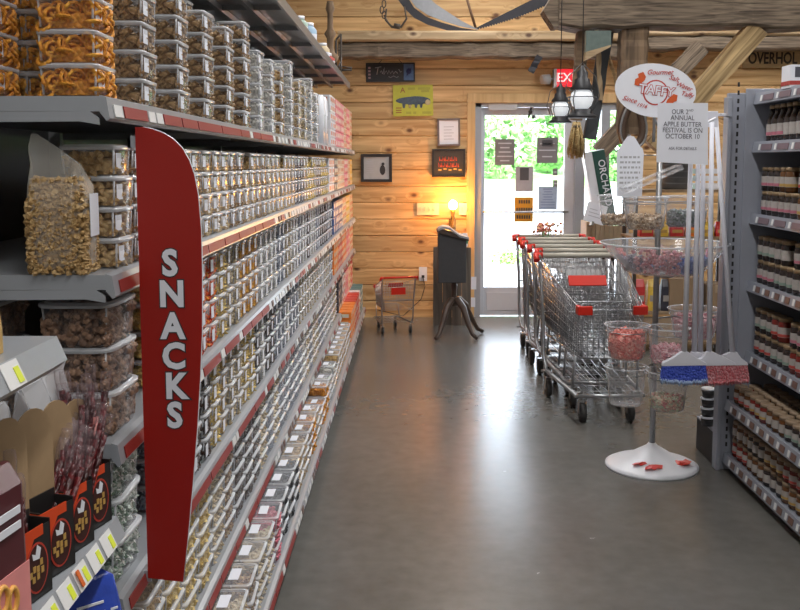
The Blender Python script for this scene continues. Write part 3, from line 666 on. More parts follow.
for i, z in enumerate(RZ):
    x0 = UX if i < 5 else LX
    b = MB(); b.box(x0+.012, UX+.45, GY0, GY1-.013, z-.028, z); b.prism([(0,.006),(.012,.004),(.012,-.03),(.002,-.05),(-.008,-.046)], lambda u, v, w_: (x0+u, GY0+w_, z+v), GY1-GY0-.014)
    if i in (1,2,3,4): b.prism([(.02,-.03),(.3,-.03),(.3,-.14),(.28,-.14)], lambda u, v, w_: (x0+u, GY1-.035+w_, z+v), .004)
    s = b.build('shelf', gp, RG)
    y = GY1-.1
    while y > 3.6:
        for (a, c, m) in ((0, .022, tagw), (.035, .05 if i > 2 else .13, tagg if i > 2 else mat('tag_maroon', (.17,.12,.14), .5))):
            t = MB(); t.prism([(-.0028,-.008),(-.0048,-.008),(-.0100,-.036),(-.008,-.036)], lambda u, v, w_: (x0+u, y-a-c+w_, z+v), c); t.build('price_tag', m, s)
        y -= .12 if i > 2 else .2
bx('kick_plate', black, LX+.03, LX+.05, GY0, GY1-.02, 0, RZ[6]-.03, RG)
jar_g = mat('jar_dark_glass', (.022,.014,.012), .12, 0, .1, 40, 0, None, 0, .6)
jar_a = mat('jar_amber_fill', (.10,.04,.012), .15, 0, .3, 60); jar_r = mat('jar_red_fill', (.14,.015,.01), .15, 0, .3, 60)
lidg = mat('jar_lid_gold', (.30,.21,.12), .35, .4, .05); lidw = mat('jar_lid_tan', (.24,.17,.11), .45)
LAB = {'white': mat('jar_label_white', (.36,.33,.31), .6, 0, .2, 60), 'pink': mat('jar_label_pink', (.42,.13,.18), .6, 0, .2, 60), 'red': mat('jar_label_red', (.40,.05,.04), .6, 0, .25, 60), 'yellow': mat('jar_label_yellow', (.42,.26,.07), .6, 0, .2, 60), 'green': mat('jar_label_green', (.20,.28,.23), .6)}  # label tones darkened to carry the weak light on these shelves
JM = {}
def jar(kind, fill, lab, x, y, z, label, grp):
    key = (kind, fill, lab)
    if key not in JM:
        r, h, nk = {'sauce_bottle': (.030, .175, .016), 'jam_jar': (.034, .115, .030), 'squat_jar': (.033, .092, .029)}[kind]
        g = MB(); s_ = h*.62 if kind == 'sauce_bottle' else h*.8
        g.lathe([(r*.85,.001),(r,.006),(r,s_*.96),(r*.93,s_),(nk,s_+ (.03 if kind == 'sauce_bottle' else .006)),(nk,h-.004)], 14)
        l_ = MB(); l_.lathe([(r+.0008, s_*.28),(r+.0008, s_*.78)], 14, cap0=False, cap1=False); l_.lathe([(r+.0012, s_*.30),(r+.0012, s_*.44)], 14, mi=1, cap0=False, cap1=False)
        c = MB(); c.lathe([(nk+.002,h-.018),(nk+.0025,h-.002),(nk*.9,h)], 14)
        f = {'dark': jar_g, 'amber': jar_a, 'red': jar_r}[fill]
        JM[key] = (g.mesh('glass_body', f), l_.mesh('label_wrap', [LAB['white'], LAB[lab]]), c.mesh('cap', lidg if kind != 'squat_jar' else lidw))
    o = bpy.data.objects.new(kind, JM[key][0]); COL.objects.link(o); o.location = (x, y, z); o.rotation_euler = (0, 0, random.uniform(-.3, .3)); tag(o, label, 'jar' if kind != 'sauce_bottle' else 'bottle', grp)
    for n_, m_ in (('label_wrap', JM[key][1]), ('cap', JM[key][2])):
        c = bpy.data.objects.new(n_, m_); COL.objects.link(c); c.parent = o
random.seed(77)
def jars(i, kind, n, tiers, rows, seq, h, pitch, nm, y0=4.62, inset=.0):
    x0 = (UX if i < 5 else LX) + .05 + inset; 
    for r_ in range(rows):
        for k in range(n):
            fill, lab = seq[(k//3 + r_) % len(seq)]
            for t in range(tiers):
                f2, l2 = seq[(k//3 + r_ + t) % len(seq)]
                if tiers == 2 and t == 1 and kind == 'jam_jar' and k % 7 == 5: continue
                jar(kind, f2, l2, x0 + r_*.072 + random.uniform(-.003,.003), y0 - k*pitch, RZ[i] + .001 + t*h, 
                    '%s %s with %s label, %s from far end, %s, %s' % ({'dark':'dark','amber':'amber','red':'deep red'}[f2], kind.replace('_',' '), l2, ordw(k+1), ('upper layer' if t else 'lower layer') if tiers > 1 else 'row ' + ('front', 'second', 'third')[r_], nm) if r_ == 0 or tiers == 1 else
                    '%s %s, %s label, %s from far end, inner %s, %s' % ({'dark':'dark','amber':'amber','red':'deep red'}[f2], kind.replace('_',' '), l2, ordw(k+1), 'upper' if t else 'lower', nm), kind.replace('_',' ')+'s on the '+nm)
jars(1, 'sauce_bottle', 19, 1, 2, [('dark','pink'),('dark','white'),('amber','red')], .1, .072, 'top shelf', 4.58)
jars(2, 'jam_jar', 19, 2, 1, [('dark','pink'),('dark','pink'),('amber','yellow'),('dark','red')], .1155, .074, 'second shelf', 4.60)
jars(3, 'jam_jar', 19, 2, 1, [('dark','pink'),('dark','green'),('dark','white')], .1155, .074, 'third shelf')
jars(4, 'jam_jar', 19, 2, 1, [('dark','red'),('dark','green'),('red','red'),('dark','pink')], .1155, .074, 'fourth shelf')
jars(5, 'squat_jar', 20, 1, 3, [('amber','red'),('red','yellow'),('amber','white'),('dark','green')], .0925, .072, 'fifth shelf')
jars(6, 'squat_jar', 19, 2, 2, [('red','red'),('amber','white'),('dark','white'),('amber','yellow')], .0925, .072, 'bottom shelf')
# carton on top
t = thing('carton', 'small white and red printed carton standing on top of the jar gondola', 'box', (P(797, 80, 4.3).x, 4.3, RZ[0]+.001), R(0))
bx('carton_body', white, -.05, .05, -.05, .05, 0, .10, t); bx('printed_panel', mat('print_dark', (.08,.08,.1), .4), -.03, .04, -.0512, -.05, .045, .09, t); bx('red_band', LAB['red'], -.052, .052, -.0514, .0514, .012, .03, t)
# end base beyond the post with black tubs
ex0, ex1 = P(702, 450, 4.95).x, x722-.01
bx('end_deck', dark, ex0, ex1+.12, GY1+.04, GY1+.36, 0, .17, RG, .004); bx('end_deck_top', gp, ex0, ex1+.12, GY1+.04, GY1+.36, .171, .18, RG)
for k in range(4):
    b = MB(); b.lathe([(.03,.001),(.036,.04)], 16); o = b.build('black_tub', black, None, ((ex0+ex1)/2+.005, GY1+.17, .181+k*.0505)); tag(o, 'round black tub with white lid, %s up beside the slotted post' % ordw(k+1), 'tub', 'black tubs on the end deck')
    b = MB(); b.lathe([(.038,.0405),(.038,.048),(.034,.0495)], 16); b.build('lid', white, o)

# ------------------------------------------------------------------ taffy rack
TY = 4.75; tx = P(651.5, 463, TY).x
T = thing('taffy_rack', 'round white based candy rack with grey pole, bowl rings and oval red lettered sign', 'rack', (tx, TY, 0))
b = MB(); b.lathe([(.235,.0),(.235,.012),(.215,.022),(.12,.055),(.05,.098),(.03,.11),(.018,.125)], 40); b.build('base', white, T)
b = MB()
for a, r_ in ((-2.3,.14),(-1.9,.165),(-.7,.15)):
    for q in range(3): b.box(-.034, .034, -.017, .017, 0, .002, 0, Matrix.Translation((r_*math.cos(a)+.018*q, r_*math.sin(a)+.005*q, .05-.2*(r_-.14))) @ Matrix.Rotation(a+.8*q, 4, 'Z') @ Matrix.Rotation(.25, 4, 'X'))
b.build('base_motif', red, T)
b = MB(); b.tube([(0,0,.1),(0,0,1.86)], .015, 12); b.build('pole', steel, T)
zt1, zt2, zt3, zt4 = [P(650, y, TY).z for y in (196, 243, 318, 358)]
def bowl(cx, cy, ztop, r, h, label, candy=None, fill=.6, cl=None, n=90, sz=.0145):
    b = MB(); z0 = ztop - h
    b.lathe([(r*.02,.0),(r*.74,.0),(r*.8,.012),(r*.95,h-.012),(r,h),(r*1.05,h+.002)], 24, (0,0,0), 0, True, False, False)
    o = b.build('candy_bowl', clear('bowl_plastic', .09, .62, (.8,.82,.86), .1), None, (cx, cy, z0)); tag(o, label, 'bowl')
    b = MB(); b.tubeloop([Vector((r*1.04*math.cos(2*math.pi*k/24), r*1.04*math.sin(2*math.pi*k/24), h)) for k in range(24)], .0022, 6); b.build('rim', rim, o)
    # ring holding the bowl, on an arm from the pole
    b = MB(); q = ztop - .03; rr = r*.97; b.tubeloop([Vector((cx-tx+rr*math.cos(2*math.pi*k/20), cy-TY+rr*math.sin(2*math.pi*k/20), q)) for k in range(20)], .0022, 5)
    d = Vector((cx-tx, cy-TY, 0)); d.normalize(); e = Vector((cx-tx, cy-TY, 0)) - d*rr; 
    if (Vector((cx-tx, cy-TY, 0))).length > rr: b.tube([(0,0,q), (e.x, e.y, q)], .004, 5)
    b.build('bowl_ring', chrome, T)
    if candy:
        b = MB(); zt_ = h*fill; b.lathe([(r*.70,.004),(r*.76,.012),(r*.76+r*.1*fill,zt_*.8),(r*.45,zt_*.98)], 18)
        for i in range(n):
            a = random.uniform(0,6.28); zz = random.uniform(.01, zt_); rr_ = (.74+.13*zz/h)*r-.004
            if random.random() < .4: rr_ *= random.random()**.5; zz = zt_*(.93+.1*random.random())
            b.chunk((rr_*math.cos(a), rr_*math.sin(a), zz), sz)
        o2 = b.build('wrapped_taffy', candy, None, (cx, cy, z0)); tag(o2, cl, 'candy', None, 'stuff')
pk = pieces('taffy_pink', (.62,.20,.24), (.72,.55,.56), (.68,.36,.40), .4); rd = pieces('taffy_coral', (.60,.09,.07), (.72,.36,.30), (.66,.18,.14), .4)
bl = pieces('taffy_blue', (.08,.15,.50), (.45,.52,.70), (.14,.24,.60), .4); nuts = pieces('taffy_brown', (.18,.10,.05), (.62,.52,.40), (.42,.28,.16), .4); gn = pieces('taffy_green_grey', (.10,.16,.12), (.42,.44,.48), (.22,.25,.27), .4)
gb_ = pieces('taffy_grey', (.14,.14,.20), (.50,.48,.55), (.30,.28,.36), .4)
random.seed(9)
def bpos(px_, Y): return P(px_, 300, Y).x
bowl(bpos(641, 4.63), 4.59, zt1, .11, .155, 'clear bowl of brown and cream taffy on the top tier, in front of the pole', nuts, .42, 'brown and cream wrapped taffy in the front top bowl')
bowl(bpos(617, 4.80), 4.83, zt1, .10, .15, 'clear bowl with a little brown taffy at the outer side of the top tier', nuts, .30, 'few brown wrapped taffies in the outer top bowl')
bowl(bpos(684, 4.70), 4.71, zt1, .115, .15, 'clear bowl of dark green and grey taffy on the top tier behind the brooms', gn, .5, 'green and grey wrapped taffy in the top bowl beside the brooms')
# round divided tray of the second tier
r, h = .315, .15
t2 = thing('candy_tray', 'large round clear divided tray around the pole, holding pink and blue taffy', 'tray', (tx+.035, TY, zt2-h))
b = MB(); b.lathe([(.04,.0),(r*.55,.0),(r*.64,.015),(r*.97,h-.01),(r,h)], 40, cap0=False, cap1=False)
for k in range(6):
    a = k*math.pi/3 + .35; c, s = math.cos(a), math.sin(a); b.add([(c*.03,s*.03,.004),(c*r*.6,s*r*.6,.004),(c*r*.95,s*r*.95,h*.92),(c*.03,s*.03,h*.92)], [(0,1,2,3)])
b.build('tray_shell', clear('bowl_plastic'), t2); b = MB(); b.tubeloop([Vector((r*math.cos(2*math.pi*k/40), r*math.sin(2*math.pi*k/40), h)) for k in range(40)], .004, 6); b.build('rim', rim, t2)
b = MB(); b.lathe([(.05,-.02),(.05,0)], 16); b.build('hub', chrome, T, (.035, 0, zt2-h))
for k, (m_, cl, hh) in enumerate(((bl,'blue wrapped taffy heaped in the tray beside the brooms',.5),(gb_,'grey taffy in the back of the divided tray',.4),(bl,'pale taffy in the rear section of the divided tray',.4),(gb_,'purple grey taffy at the outer side of the divided tray',.55),(pk,'pink and white wrapped taffy heaped in the front of the tray',.85),(bl,'blue wrapped taffy beneath the broom handles in the tray',.55))):
    a0 = [(-.35,.4),(.4,1.4),(1.4,2.5),(2.5,3.75),(3.75,4.9),(4.9,5.9)][k]; b = MB()
    for i in range(150):
        zz = random.uniform(.012, h*hh); rm = r*(.60+.33*zz/h)-.016; rr_ = rm*random.uniform(.25, 1)**.5; a = random.uniform(*a0); b.chunk((rr_*math.cos(a), rr_*math.sin(a), zz), .0125)
    o = b.build('wrapped_taffy', m_, None, (tx+.035, TY, zt2-h)); tag(o, cl, 'candy', None, 'stuff')
bowl(bpos(627, 4.57), 4.55, zt3, .105, .165, 'clear bowl heaped with coral red taffy on the third tier', rd, .78, 'coral red wrapped taffy in the third tier bowl', None, 1)if 0 else bowl(bpos(627, 4.57), 4.55, zt3, .105, .165, 'clear bowl heaped with coral red taffy on the third tier', rd, .78, 'coral red wrapped taffy in the third tier bowl')
bowl(bpos(667, 4.51), 4.47, zt3-.0, .10, .17, 'clear bowl of pink taffy on the third tier, in front of the pole', pk, .45, 'pink wrapped taffy in the front third tier bowl')
bowl(bpos(697, 4.83), 4.87, zt3+.03, .13, .15, 'wide clear bowl with some pink taffy behind the broom handles', pk, .75, 'pink wrapped taffy in the wide bowl behind the brooms')
bowl(bpos(627, 4.57), 4.55, zt4-.0, .10, .185, 'empty clear bowl on the lowest tier under the coral taffy')
bowl(bpos(668, 4.49), 4.45, zt4-.0, .10, .185, 'clear bowl with a few mixed taffies on the lowest tier, in front of the pole', pieces('taffy_mixed', (.5,.1,.12), (.3,.42,.3), (.55,.45,.3), .4), .32, 'mixed taffies at the bottom of the lowest front bowl')
# hinged lid, flavour card
b = MB(); b.prism([(-.12,0),(.15,.11),(.16,.09),(-.10,-.025)], lambda u, v, w_: (u, w_, v), .12); b.build('bowl_lid', clear('bowl_plastic'), T, (P(650,182,4.53).x-tx, -.22, P(650,188,4.53).z))
t = thing('flavour_card', 'white scalloped card with rows of small print wired to the candy rack', 'card', (P(630,167,4.69).x, 4.69, P(630,196,4.69).z))
b = MB(); pts = [(-.062,0),(.062,0),(.066,.21)]+[(.05+.012*math.cos(a), .225+.014*math.sin(a)) for a in (0,.8,1.6)]+[(.03*math.cos(a), .265+.03*math.sin(a)) for a in (.3,1.,1.6,2.2,2.9)]+[(-.05,.24),(-.062,.225),(-.066,.21)]
b.prism(pts, lambda u, v, w_: (u, w_, v), .003); b.build('card', paper, t)
b = MB(); rs = random.Random(5)
for k in range(7):
    x = -.05
    while x < .045: w_ = rs.uniform(.008,.02); b.box(x, min(x+w_,.05), -.0006, 0, .035+k*.025, .045+k*.025); x += w_+.006
b.build('print', greypaper, t); b = MB(); b.tube([(0,.002,.24),(.02,.06,.20),(tx-t.location.x, .06, .20)], .003, 5); b.build('wire', chrome, t)
# oval header
sgz = P(654, 91, TY).z; sgx = P(654, 91, TY).x - tx
b = MB(); n = 40; tilt = R(-7)
def el(rx, ry, k, n=40): a = 2*math.pi*k/n; u, v = rx*math.cos(a), ry*math.sin(a); return (u*math.cos(tilt)-v*math.sin(tilt), u*math.sin(tilt)+v*math.cos(tilt))
b.prism([el(.2,.13,k) for k in range(n)], lambda u, v, w_: (sgx+u, w_-.03, sgz+v), .006); OV = b.build('oval_sign', white, T)
b = MB(); b.tube([(sgx,-.018,sgz-.25),(sgx,-.018,sgz)], .008, 8); b.tube([(sgx,-.018,sgz-.13),(0,0,sgz-.2)], .006); b.build('sign_stem', steel, T)
rl = mat('letter_red', (.50,.05,.04), .5); ol = mat('wrapper_orange', (.62,.10,.02), .5)
b = MB(); b.prism([(.062*math.cos(2*math.pi*k/24), .062*math.sin(2*math.pi*k/24)) for k in range(24)], lambda u, v, w_: (sgx+u-.0, -.0312+w_, sgz+v-.01), .001)
b.build('red_disc', rl, OV)
b = MB(); b.prism([(.055*math.cos(2*math.pi*k/24), .055*math.sin(2*math.pi*k/24)) for k in range(24)], lambda u, v, w_: (sgx+u, -.0322+w_, sgz+v-.01), .001); b.build('disc_face', white, OV)
b = MB()
for s, ox, oz in ((1,-.055,.05),(-1,.058,-.045)):
    b.prism([(0,0),(-.03*s,-.028*s),(-.05*s,-.022*s),(-.046*s,.006*s),(-.03*s,.012*s),(-.034*s,.03*s),(-.008*s,.04*s),(.006*s,.016*s)], lambda u, v, w_: (sgx+ox+u, -.0332+w_, sgz+oz+v), .0012)
b.build('wrapper_twists', ol, OV)
text('TAFFY', .062, rl, OV, (sgx+.004, -.0335, sgz-.002), (R(90), R(7), 0), .0040, .0004); text('TAFFY', .062, paper, OV, (sgx+.004, -.0350, sgz-.002), (R(90), R(7), 0), .0008, .0004)
for s_, ax, ay, zz, rt_ in (('Gourmet', 658, 73, .034, 0), ('Salt', 672, 79, .034, 18), ('Water', 682, 87, .032, 20), ('Taffy', 685, 95, .032, 12), ('Since', 628, 100, .034, 14), ('1916', 640, 106, .026, 12)):
    p = P(ax, ay, TY); text(s_, zz, rl, OV, (p.x-tx, -.0335, p.z), (R(90), R(rt_), 0), .0002, .0004, shear=.35)
# notice
t = thing('festival_notice', 'white printed sheet reading OUR 2ND ANNUAL APPLE BUTTER FESTIVAL in front of the oval sign', 'sign', (0, 4.24, 0))
A, C = P(658, 103, 4.24), P(708, 103, 4.24); B_ = P(656.5, 162, 4.24); C2 = P(708, 165, 4.24)
b = MB(); b.prism([(B_.x,B_.z),(C2.x,C2.z),(C.x,C.z),(A.x,A.z)], lambda u, v, w_: (u, w_, v), .003); b.build('sheet', paper, t)
gi = mat('notice_ink', (.10,.10,.13), .7)
for i, (s_, ay) in enumerate((('OUR 2',112),('ANNUAL',118),('APPLE BUTTER',124.5),('FESTIVAL IS ON',130.5),('OCTOBER 10',136.5),('ASK FOR DETAILS',148.5))):
    p = P(682.5 if i else 680, ay, 4.24); text(s_, .030 if i < 5 else .018, gi, t, (p.x, -.0012, p.z), (R(90),R(1),0), .0, .0003, sx=.86)
p = P(691, 110.5, 4.24); text('ND', .014, gi, t, (p.x, -.0012, p.z), (R(90),0,0), 0, .0003)
b = MB(); b.tube([(P(672,140,4.24).x, .006, P(672,140,4.24).z), (tx, TY-4.24, P(672,140,4.24).z)], .006, 6); b.tube([(P(672,140,4.24).x, .006, P(672,140,4.24).z),(P(716,128,4.24).x, .006, P(716,118,4.24).z)], .006, 6); b.build('hanger_arm', white, t)

# ------------------------------------------------------------------ brooms
BY = 4.36
bris = {'blue': pieces('bristle_blue', (.02,.05,.45), (.10,.16,.62), None, .5), 'tip': mat('bristle_tip', (.32,.42,.62), .5), 'red': pieces('bristle_red', (.50,.06,.08), (.62,.34,.36), None, .5)}
wb = mat('broom_white', (.66,.67,.74), .4, 0, .02)
HK = P(704, 117, BY)
t = thing('broom_hanger', 'white bracket beside the notice from which the white brooms hang', 'hanger', (0, BY, 0))
b = MB(); b.box(P(697,117,BY).x, P(719,117,BY).x, .012, .03, P(700,127,BY).z, P(700,111,BY).z); b.box(P(709,117,BY).x, P(728,117,BY).x, .02, .026, P(700,116,BY).z, P(700,113,BY).z); b.build('bracket', wb, t, None, .002)
b = MB(); b.tube([(P(722,114,BY).x, .02, P(700,114,BY).z),(x722+.01, GY1-BY-.01, P(700,114,BY).z)], .004, 6); b.build('arm', steel, t)
rs = random.Random(8)
for i, (tpx, bpx, col, yo, lab) in enumerate(((692, 684, 'blue', -.045, 'white handled broom with blue bristles, hanging by the candy rack'), (712, 709, 'red', -.012, 'white handled broom with red bristles hanging beside the blue one'),
        (699, 694, 'red', .03, 'white handled broom hanging behind the blue bristled broom'), (704, 700, 'blue', .065, 'white handled broom second from the back, its head hidden'), (716, 733, 'red', .10, 'white handled broom slanting outward at the rear towards the grey post'))):
    top = P(tpx, 122 if i != 4 else 118, BY+yo); bot = P(bpx, 361, BY+yo); t = thing('broom', lab, 'broom', (bot.x, BY+yo, bot.z), 0, 'white brooms hanging by the rack')
    d = top - bot; b = MB(); b.tube([(0,0,0), (d.x, 0, d.z*.5), (d.x, 0, d.z)] if 0 else [(0,0,0),(d.x, 0, d.z)], [.0125,.0100], 10); b.build('handle', wb, t)
    ho = {0: .0, 1: .02, 2: .03, 3: .02, 4: -.02}[i]; k = .098 if i != 4 else .085
    b = MB(); b.loops([[(-.014,-.012,.045),(.014,-.012,.045),(.014,.012,.045),(-.014,.012,.045)], [(-.055+ho,-.014,.016),(.055+ho,-.014,.016),(.055+ho,.014,.016),(-.055+ho,.014,.016)], [(-k+ho,-.015,-.006),(k+ho,-.015,-.006),(k+ho,.015,-.006),(-k+ho,.015,-.006)], [(-k+ho-.004,-.015,-.022),(k+ho+.004,-.015,-.018),(k+ho+.004,.015,-.018),(-k+ho-.004,.015,-.022)]], 0, False, True, True)
    b.build('head_cap', wb, t, None, .002)
    b = MB(); 
    for q in range(150):
        u = -k+ho + 2*k*(q % 50 + .5)/50; yy = (-.012, 0, .012)[q // 50]; fl = (u-ho)/k; L = rs.uniform(.086,.10)-.012*abs(fl)
        m_ = Vector((u, yy, -.018)); e = Vector((u+fl*.012, yy-.008, -.018-L)); mid = m_.lerp(e, .78)
        b.tube([m_, mid], [.0022,.0026], 4, 0, False); b.tube([mid, e], [.0026,.0016], 4, 1)
    b.build('bristles', [bris[col], bris['tip'] if col == 'blue' else bris['red']], t)

# ------------------------------------------------------------------ shopping carts
hnd = mat('cart_handle_beige', (.46,.43,.36), .45); wheelm = mat('cart_wheel_rubber', (.03,.03,.03), .6)
def make_cart(name, label, s=1.0, seatred=True, handle_m=None, group=None, wire=.0028):
    t = thing(name, label, 'cart', (0,0,0), 0, group)
    nw, rw = .195, .265                       # half widths at nose and rear
    def hw(y, z): return (nw + (rw-nw)*y/.82) * (.86 + .14*(z-.42)/.4)
    def zt(y): return .745 + (.95-.745)*(y/.82)
    b = MB()
    for k in range(8):                         # horizontal wires around nose and sides
        f_ = k/7; P_ = []
        for y in (.84, .0): z = .43 + (zt(y)-.43)*f_; P_.append(Vector((-hw(y, z), y + (.05*(1-f_) if y < .1 else 0), z)))
        Q_ = [Vector((-p.x, p.y, p.z)) for p in P_[::-1]]; b.tube(P_+Q_, wire if k not in (0, 7) else wire*1.9, 5)
    for k in range(21):                        # side uprights
        y = .02 + k*.04
        for sx in (-1, 1): b.tube([(sx*hw(y,.43), y+.03*(1-y), .43), (sx*hw(y,zt(y)), y, zt(y))], wire*.8, 4)
    for k in range(11):
        x = -1 + k*.2; b.tube([(x*hw(0,.43)*.98, .05, .43), (x*hw(0,.71)*.98, 0, .745)], wire*.8, 4)
        b.tube([(x*hw(0,.43)*.98, .05, .43), (x*hw(.84,.43)*.98, .84, .43)], wire*.8, 4)
    for k in range(12): y = .08+k*.066; b.tube([(-hw(y,.43), y, .43), (hw(y,.43), y, .43)], wire*.8, 4)
    b.build('basket', chrome, t)
    b = MB()                                   # rear gate and folded child seat
    for k in range(12):
        x = -.22 + k*.04; b.tube([(x, .80, .46), (x, .78, .93)], wire*.8, 4); b.tube([(x*.8, .80, .92), (x*.72, .56, .70)], wire*.8, 4)
    for z in (.46,.58,.7,.82,.93): b.tube([(-.24,.795,z),(.24,.795,z)], wire, 5)
    for q in (0,.33,.66,1): b.tube([(-.19+.02*q,.80-.24*q,.92-.22*q),(.19-.02*q,.80-.24*q,.92-.22*q)], wire, 5)
    b.build('rear_gate', chrome, t)
    bx('seat_flap', red if seatred else greypaper, -.095, .095, .50, .52, .80, .87, t, .006) if 0 else None
    b = MB(); b.box(-.125, .125, -.006, .006, -.04, .04, 0, Matrix.Translation((0,.66,.845)) @ Matrix.Rotation(R(-32), 4, 'X')); b.build('seat_flap', red if seatred else greypaper, t, None, .004)
    for sx in (-1, 1):                         # red bumpers on nose corners
        b = MB(); b.box(sx*nw-.012 if sx > 0 else -nw-.012, sx*nw+.012 if sx > 0 else -nw+.012, -.012, .06, .715, .772); b.box(min(sx*nw, sx*(nw-.075)), max(sx*nw, sx*(nw-.075)), -.014, .008, .715, .772); b.build('bumper', red, t, None, .005)
    b = MB(); b.tube([(-.28,.90,1.0),(.28,.90,1.0)], .019, 10); b.build('handle', handle_m or hnd, t)
    for sx in (-1, 1):
        b = MB(); b.tube([(sx*.255,.90,1.0),(sx*.30,.90,1.0),(sx*.30,.86,.965)], .022, 8); b.build('handle_end', red, t)
    b = MB()
    for sx in (-1, 1):
        b.tube([(sx*.20,.02,.19),(sx*.25,.72,.19),(sx*.26,.78,.30),(sx*.265,.80,.60),(sx*.275,.86,.94),(sx*.29,.90,1.0)], .0125, 8)
        b.tube([(sx*.20,.16,.19),(sx*.19,.12,.43)], .008, 6)
    b.tube([(-.20,.02,.19),(.20,.02,.19)], .0125, 8); b.tube([(-.26,.80,.60),(.26,.80,.60)], .008, 6); b.build('frame', chrome, t)
    b = MB()
    for k in range(9): x = -1+k*.25; b.tube([(x*.195,.02,.205),(x*.245,.72,.205)], wire, 4)
    for k in range(5): y = .08+k*.15; b.tube([(-.2-.05*y,y,.205),(.2+.05*y,y,.205)], wire, 4)
    b.build('lower_tray', chrome, t)
    for sx in (-1, 1):
        for y, x in ((.10,.145),(.72,.235)):
            M = Matrix.Translation((sx*x, y, .062)) @ Matrix.Rotation(R(90), 4, 'Y')
            b = MB(); b.lathe([(.02,-.016),(.058,-.016),(.062,-.010),(.062,.010),(.058,.016),(.02,.016)], 18, M=M); o = b.build('wheel', wheelm, t)
            b = MB()
            for e in (-.022,.022): b.box(sx*x+e-.0015, sx*x+e+.0015, y-.016, y+.016, .055, .14)
            b.box(sx*x-.023, sx*x+.023, y-.018, y+.018, .138, .144); b.tube([(sx*x,y,.144),(sx*x,y,.19)], .010, 8); b.tube([(sx*x,y,.19),(sx*(x+.05),y,.19)], .010, 8); b.tube([(sx*x-.024,y,.062),(sx*x+.024,y,.062)], .007, 6); b.build('caster_fork', steel, o)
    return t
c0 = make_cart('shopping_cart', 'nearest wire shopping cart with red seat flap and red nose bumpers')
CN = 6
for i in range(CN):
    c = c0 if i == 0 else copy_tree(c0)
    c.scale = (1, 1, .93); c.location = (1.175 - .004*i + (.03 if i % 3 == 2 else 0), 5.50 + .34*i, 0); c.rotation_euler = (0, 0, R([2.5,-1.0,1.5,0,-1.5,1,0,1][i])); c['group'] = 'nested wire shopping carts'
    for ch in (list(c.children) if i else []):
        if ch.name.startswith('bumper'): bpy.data.objects.remove(ch)
        elif ch.name.startswith('seat_flap'):
            if i == 1: GF = ch.data.copy(); GF.materials.clear(); GF.materials.append(steel)
            ch.data = GF
    if i: c['label'] = ('wire shopping cart nested %s in the line behind the nearest cart' % ordw(i+1)) if i < CN-1 else 'last wire shopping cart of the nested line, beside the glass door'
k = make_cart('child_cart', 'small red handled child size cart against the pine wall', 1, True, red)
k.scale = (.56,.56,.53); p = P(385, 330, 8.75); k.location = (p.x, 8.93, 0); k.rotation_euler = (0, 0, R(196))
for ch in k.children:
    if ch.name.startswith('bumper'): pass
b = MB(); b.box(-.12,.12,-.012,.0,-.06,.06); o = b.build('red_placard', red, k, (0,.845,.76), .004)
# flowers in last cart
t = thing('flower_bunch', 'small wrapped bunch of red and yellow flowers in the last cart by the door', 'flowers', (1.13, 8.02, .72))
b = MB(); random.seed(4)
b.lathe([(.02,.0),(.05,.12),(.10,.26)], 12, cap1=False); b.build('wrap', film, t)
b = MB()
for i in range(70): b.chunk((random.gauss(0,.055), random.gauss(0,.04), .27+random.uniform(-.03,.05)), .016)
b.build('blossoms', pieces('blossom', (.70,.10,.08), (.80,.62,.18), (.75,.35,.30)), t)
b = MB(); 
for i in range(9): b.tube([(0,0,.02),(random.gauss(0,.03),random.gauss(0,.03),.26)], .004, 4)
b.build('stems', mat('stem_green', (.12,.28,.08)), t)
# ------------------------------------------------------------------ timber frame
def beam(name, m, x0, x1, y0, y1, z0, z1, label, cat, seg=14, j=.012, rough_=True, grp=None, rot=None, loc=None, keep=False):
    b = MB(); L = max(x1-x0, z1-z0); rs = random.Random(int(abs(x0*100))+int(z0*10)+3)
    horiz = (x1-x0) >= (z1-z0); loops = []
    for i in range(seg+1):
        f_ = i/seg
        def jj(): return rs.uniform(-j, j)
        c = .018
        if horiz:
            x = x0+(x1-x0)*f_; a0, a1, c0, c1 = y0+jj(), y1+jj(), z0+jj(), z1+jj()
            loops.append([(x,a0+c,c0),(x,a1-c,c0),(x,a1,c0+c),(x,a1,c1-c),(x,a1-c,c1),(x,a0+c,c1),(x,a0,c1-c),(x,a0,c0+c)])
        else:
            z = z0+(z1-z0)*f_; a0, a1, c0, c1 = y0+jj(), y1+jj(), x0+jj(), x1+jj()
            loops.append([(c0,a0+c,z),(c0+c,a0,z),(c1-c,a0,z),(c1,a0+c,z),(c1,a1-c,z),(c1-c,a1,z),(c0+c,a1,z),(c0,a1-c,z)])
    b.loops(loops, 0, False, True, True)
    o = b.build(name, m)
    if label: tag(o, label, cat, grp)
    return o
RY = 9.18
xr0 = P(338, 50, RY).x
o = beam('log_rail', old_wood, xr0, P(640,50,RY).x, RY, RY+.17, P(400,58,RY).z, P(400,42,RY).z, 'long rough dark timber rail running across the pine wall above the door', 'beam', 30)
o = beam('ledge_board', pale_board, xr0, P(640,50,RY).x, RY-.04, RY+.2, P(400,41.5,RY).z, P(400,31,RY).z, 'pale sawn ledge board lying on the dark timber rail, carrying old saws', 'board', 10, .004)
o = beam('log_rail', old_wood, P(641,50,RY).x, 5.15, RY, RY+.17, P(700,50,RY).z, P(700,36,RY).z, 'dark timber rail over the name board, set higher than the rail above the door', 'beam', 24)
o = beam('ledge_board', pale_board, P(641,50,RY).x, 5.15, RY-.02, RY+.2, P(700,35.5,RY).z, P(700,27,RY).z, 'pale board lying on the higher timber rail behind the barn beam', 'board', 10, .004)
BGY = 7.0
bz = P(700, 27, BGY).z; bx0 = P(559, 20, BGY).x
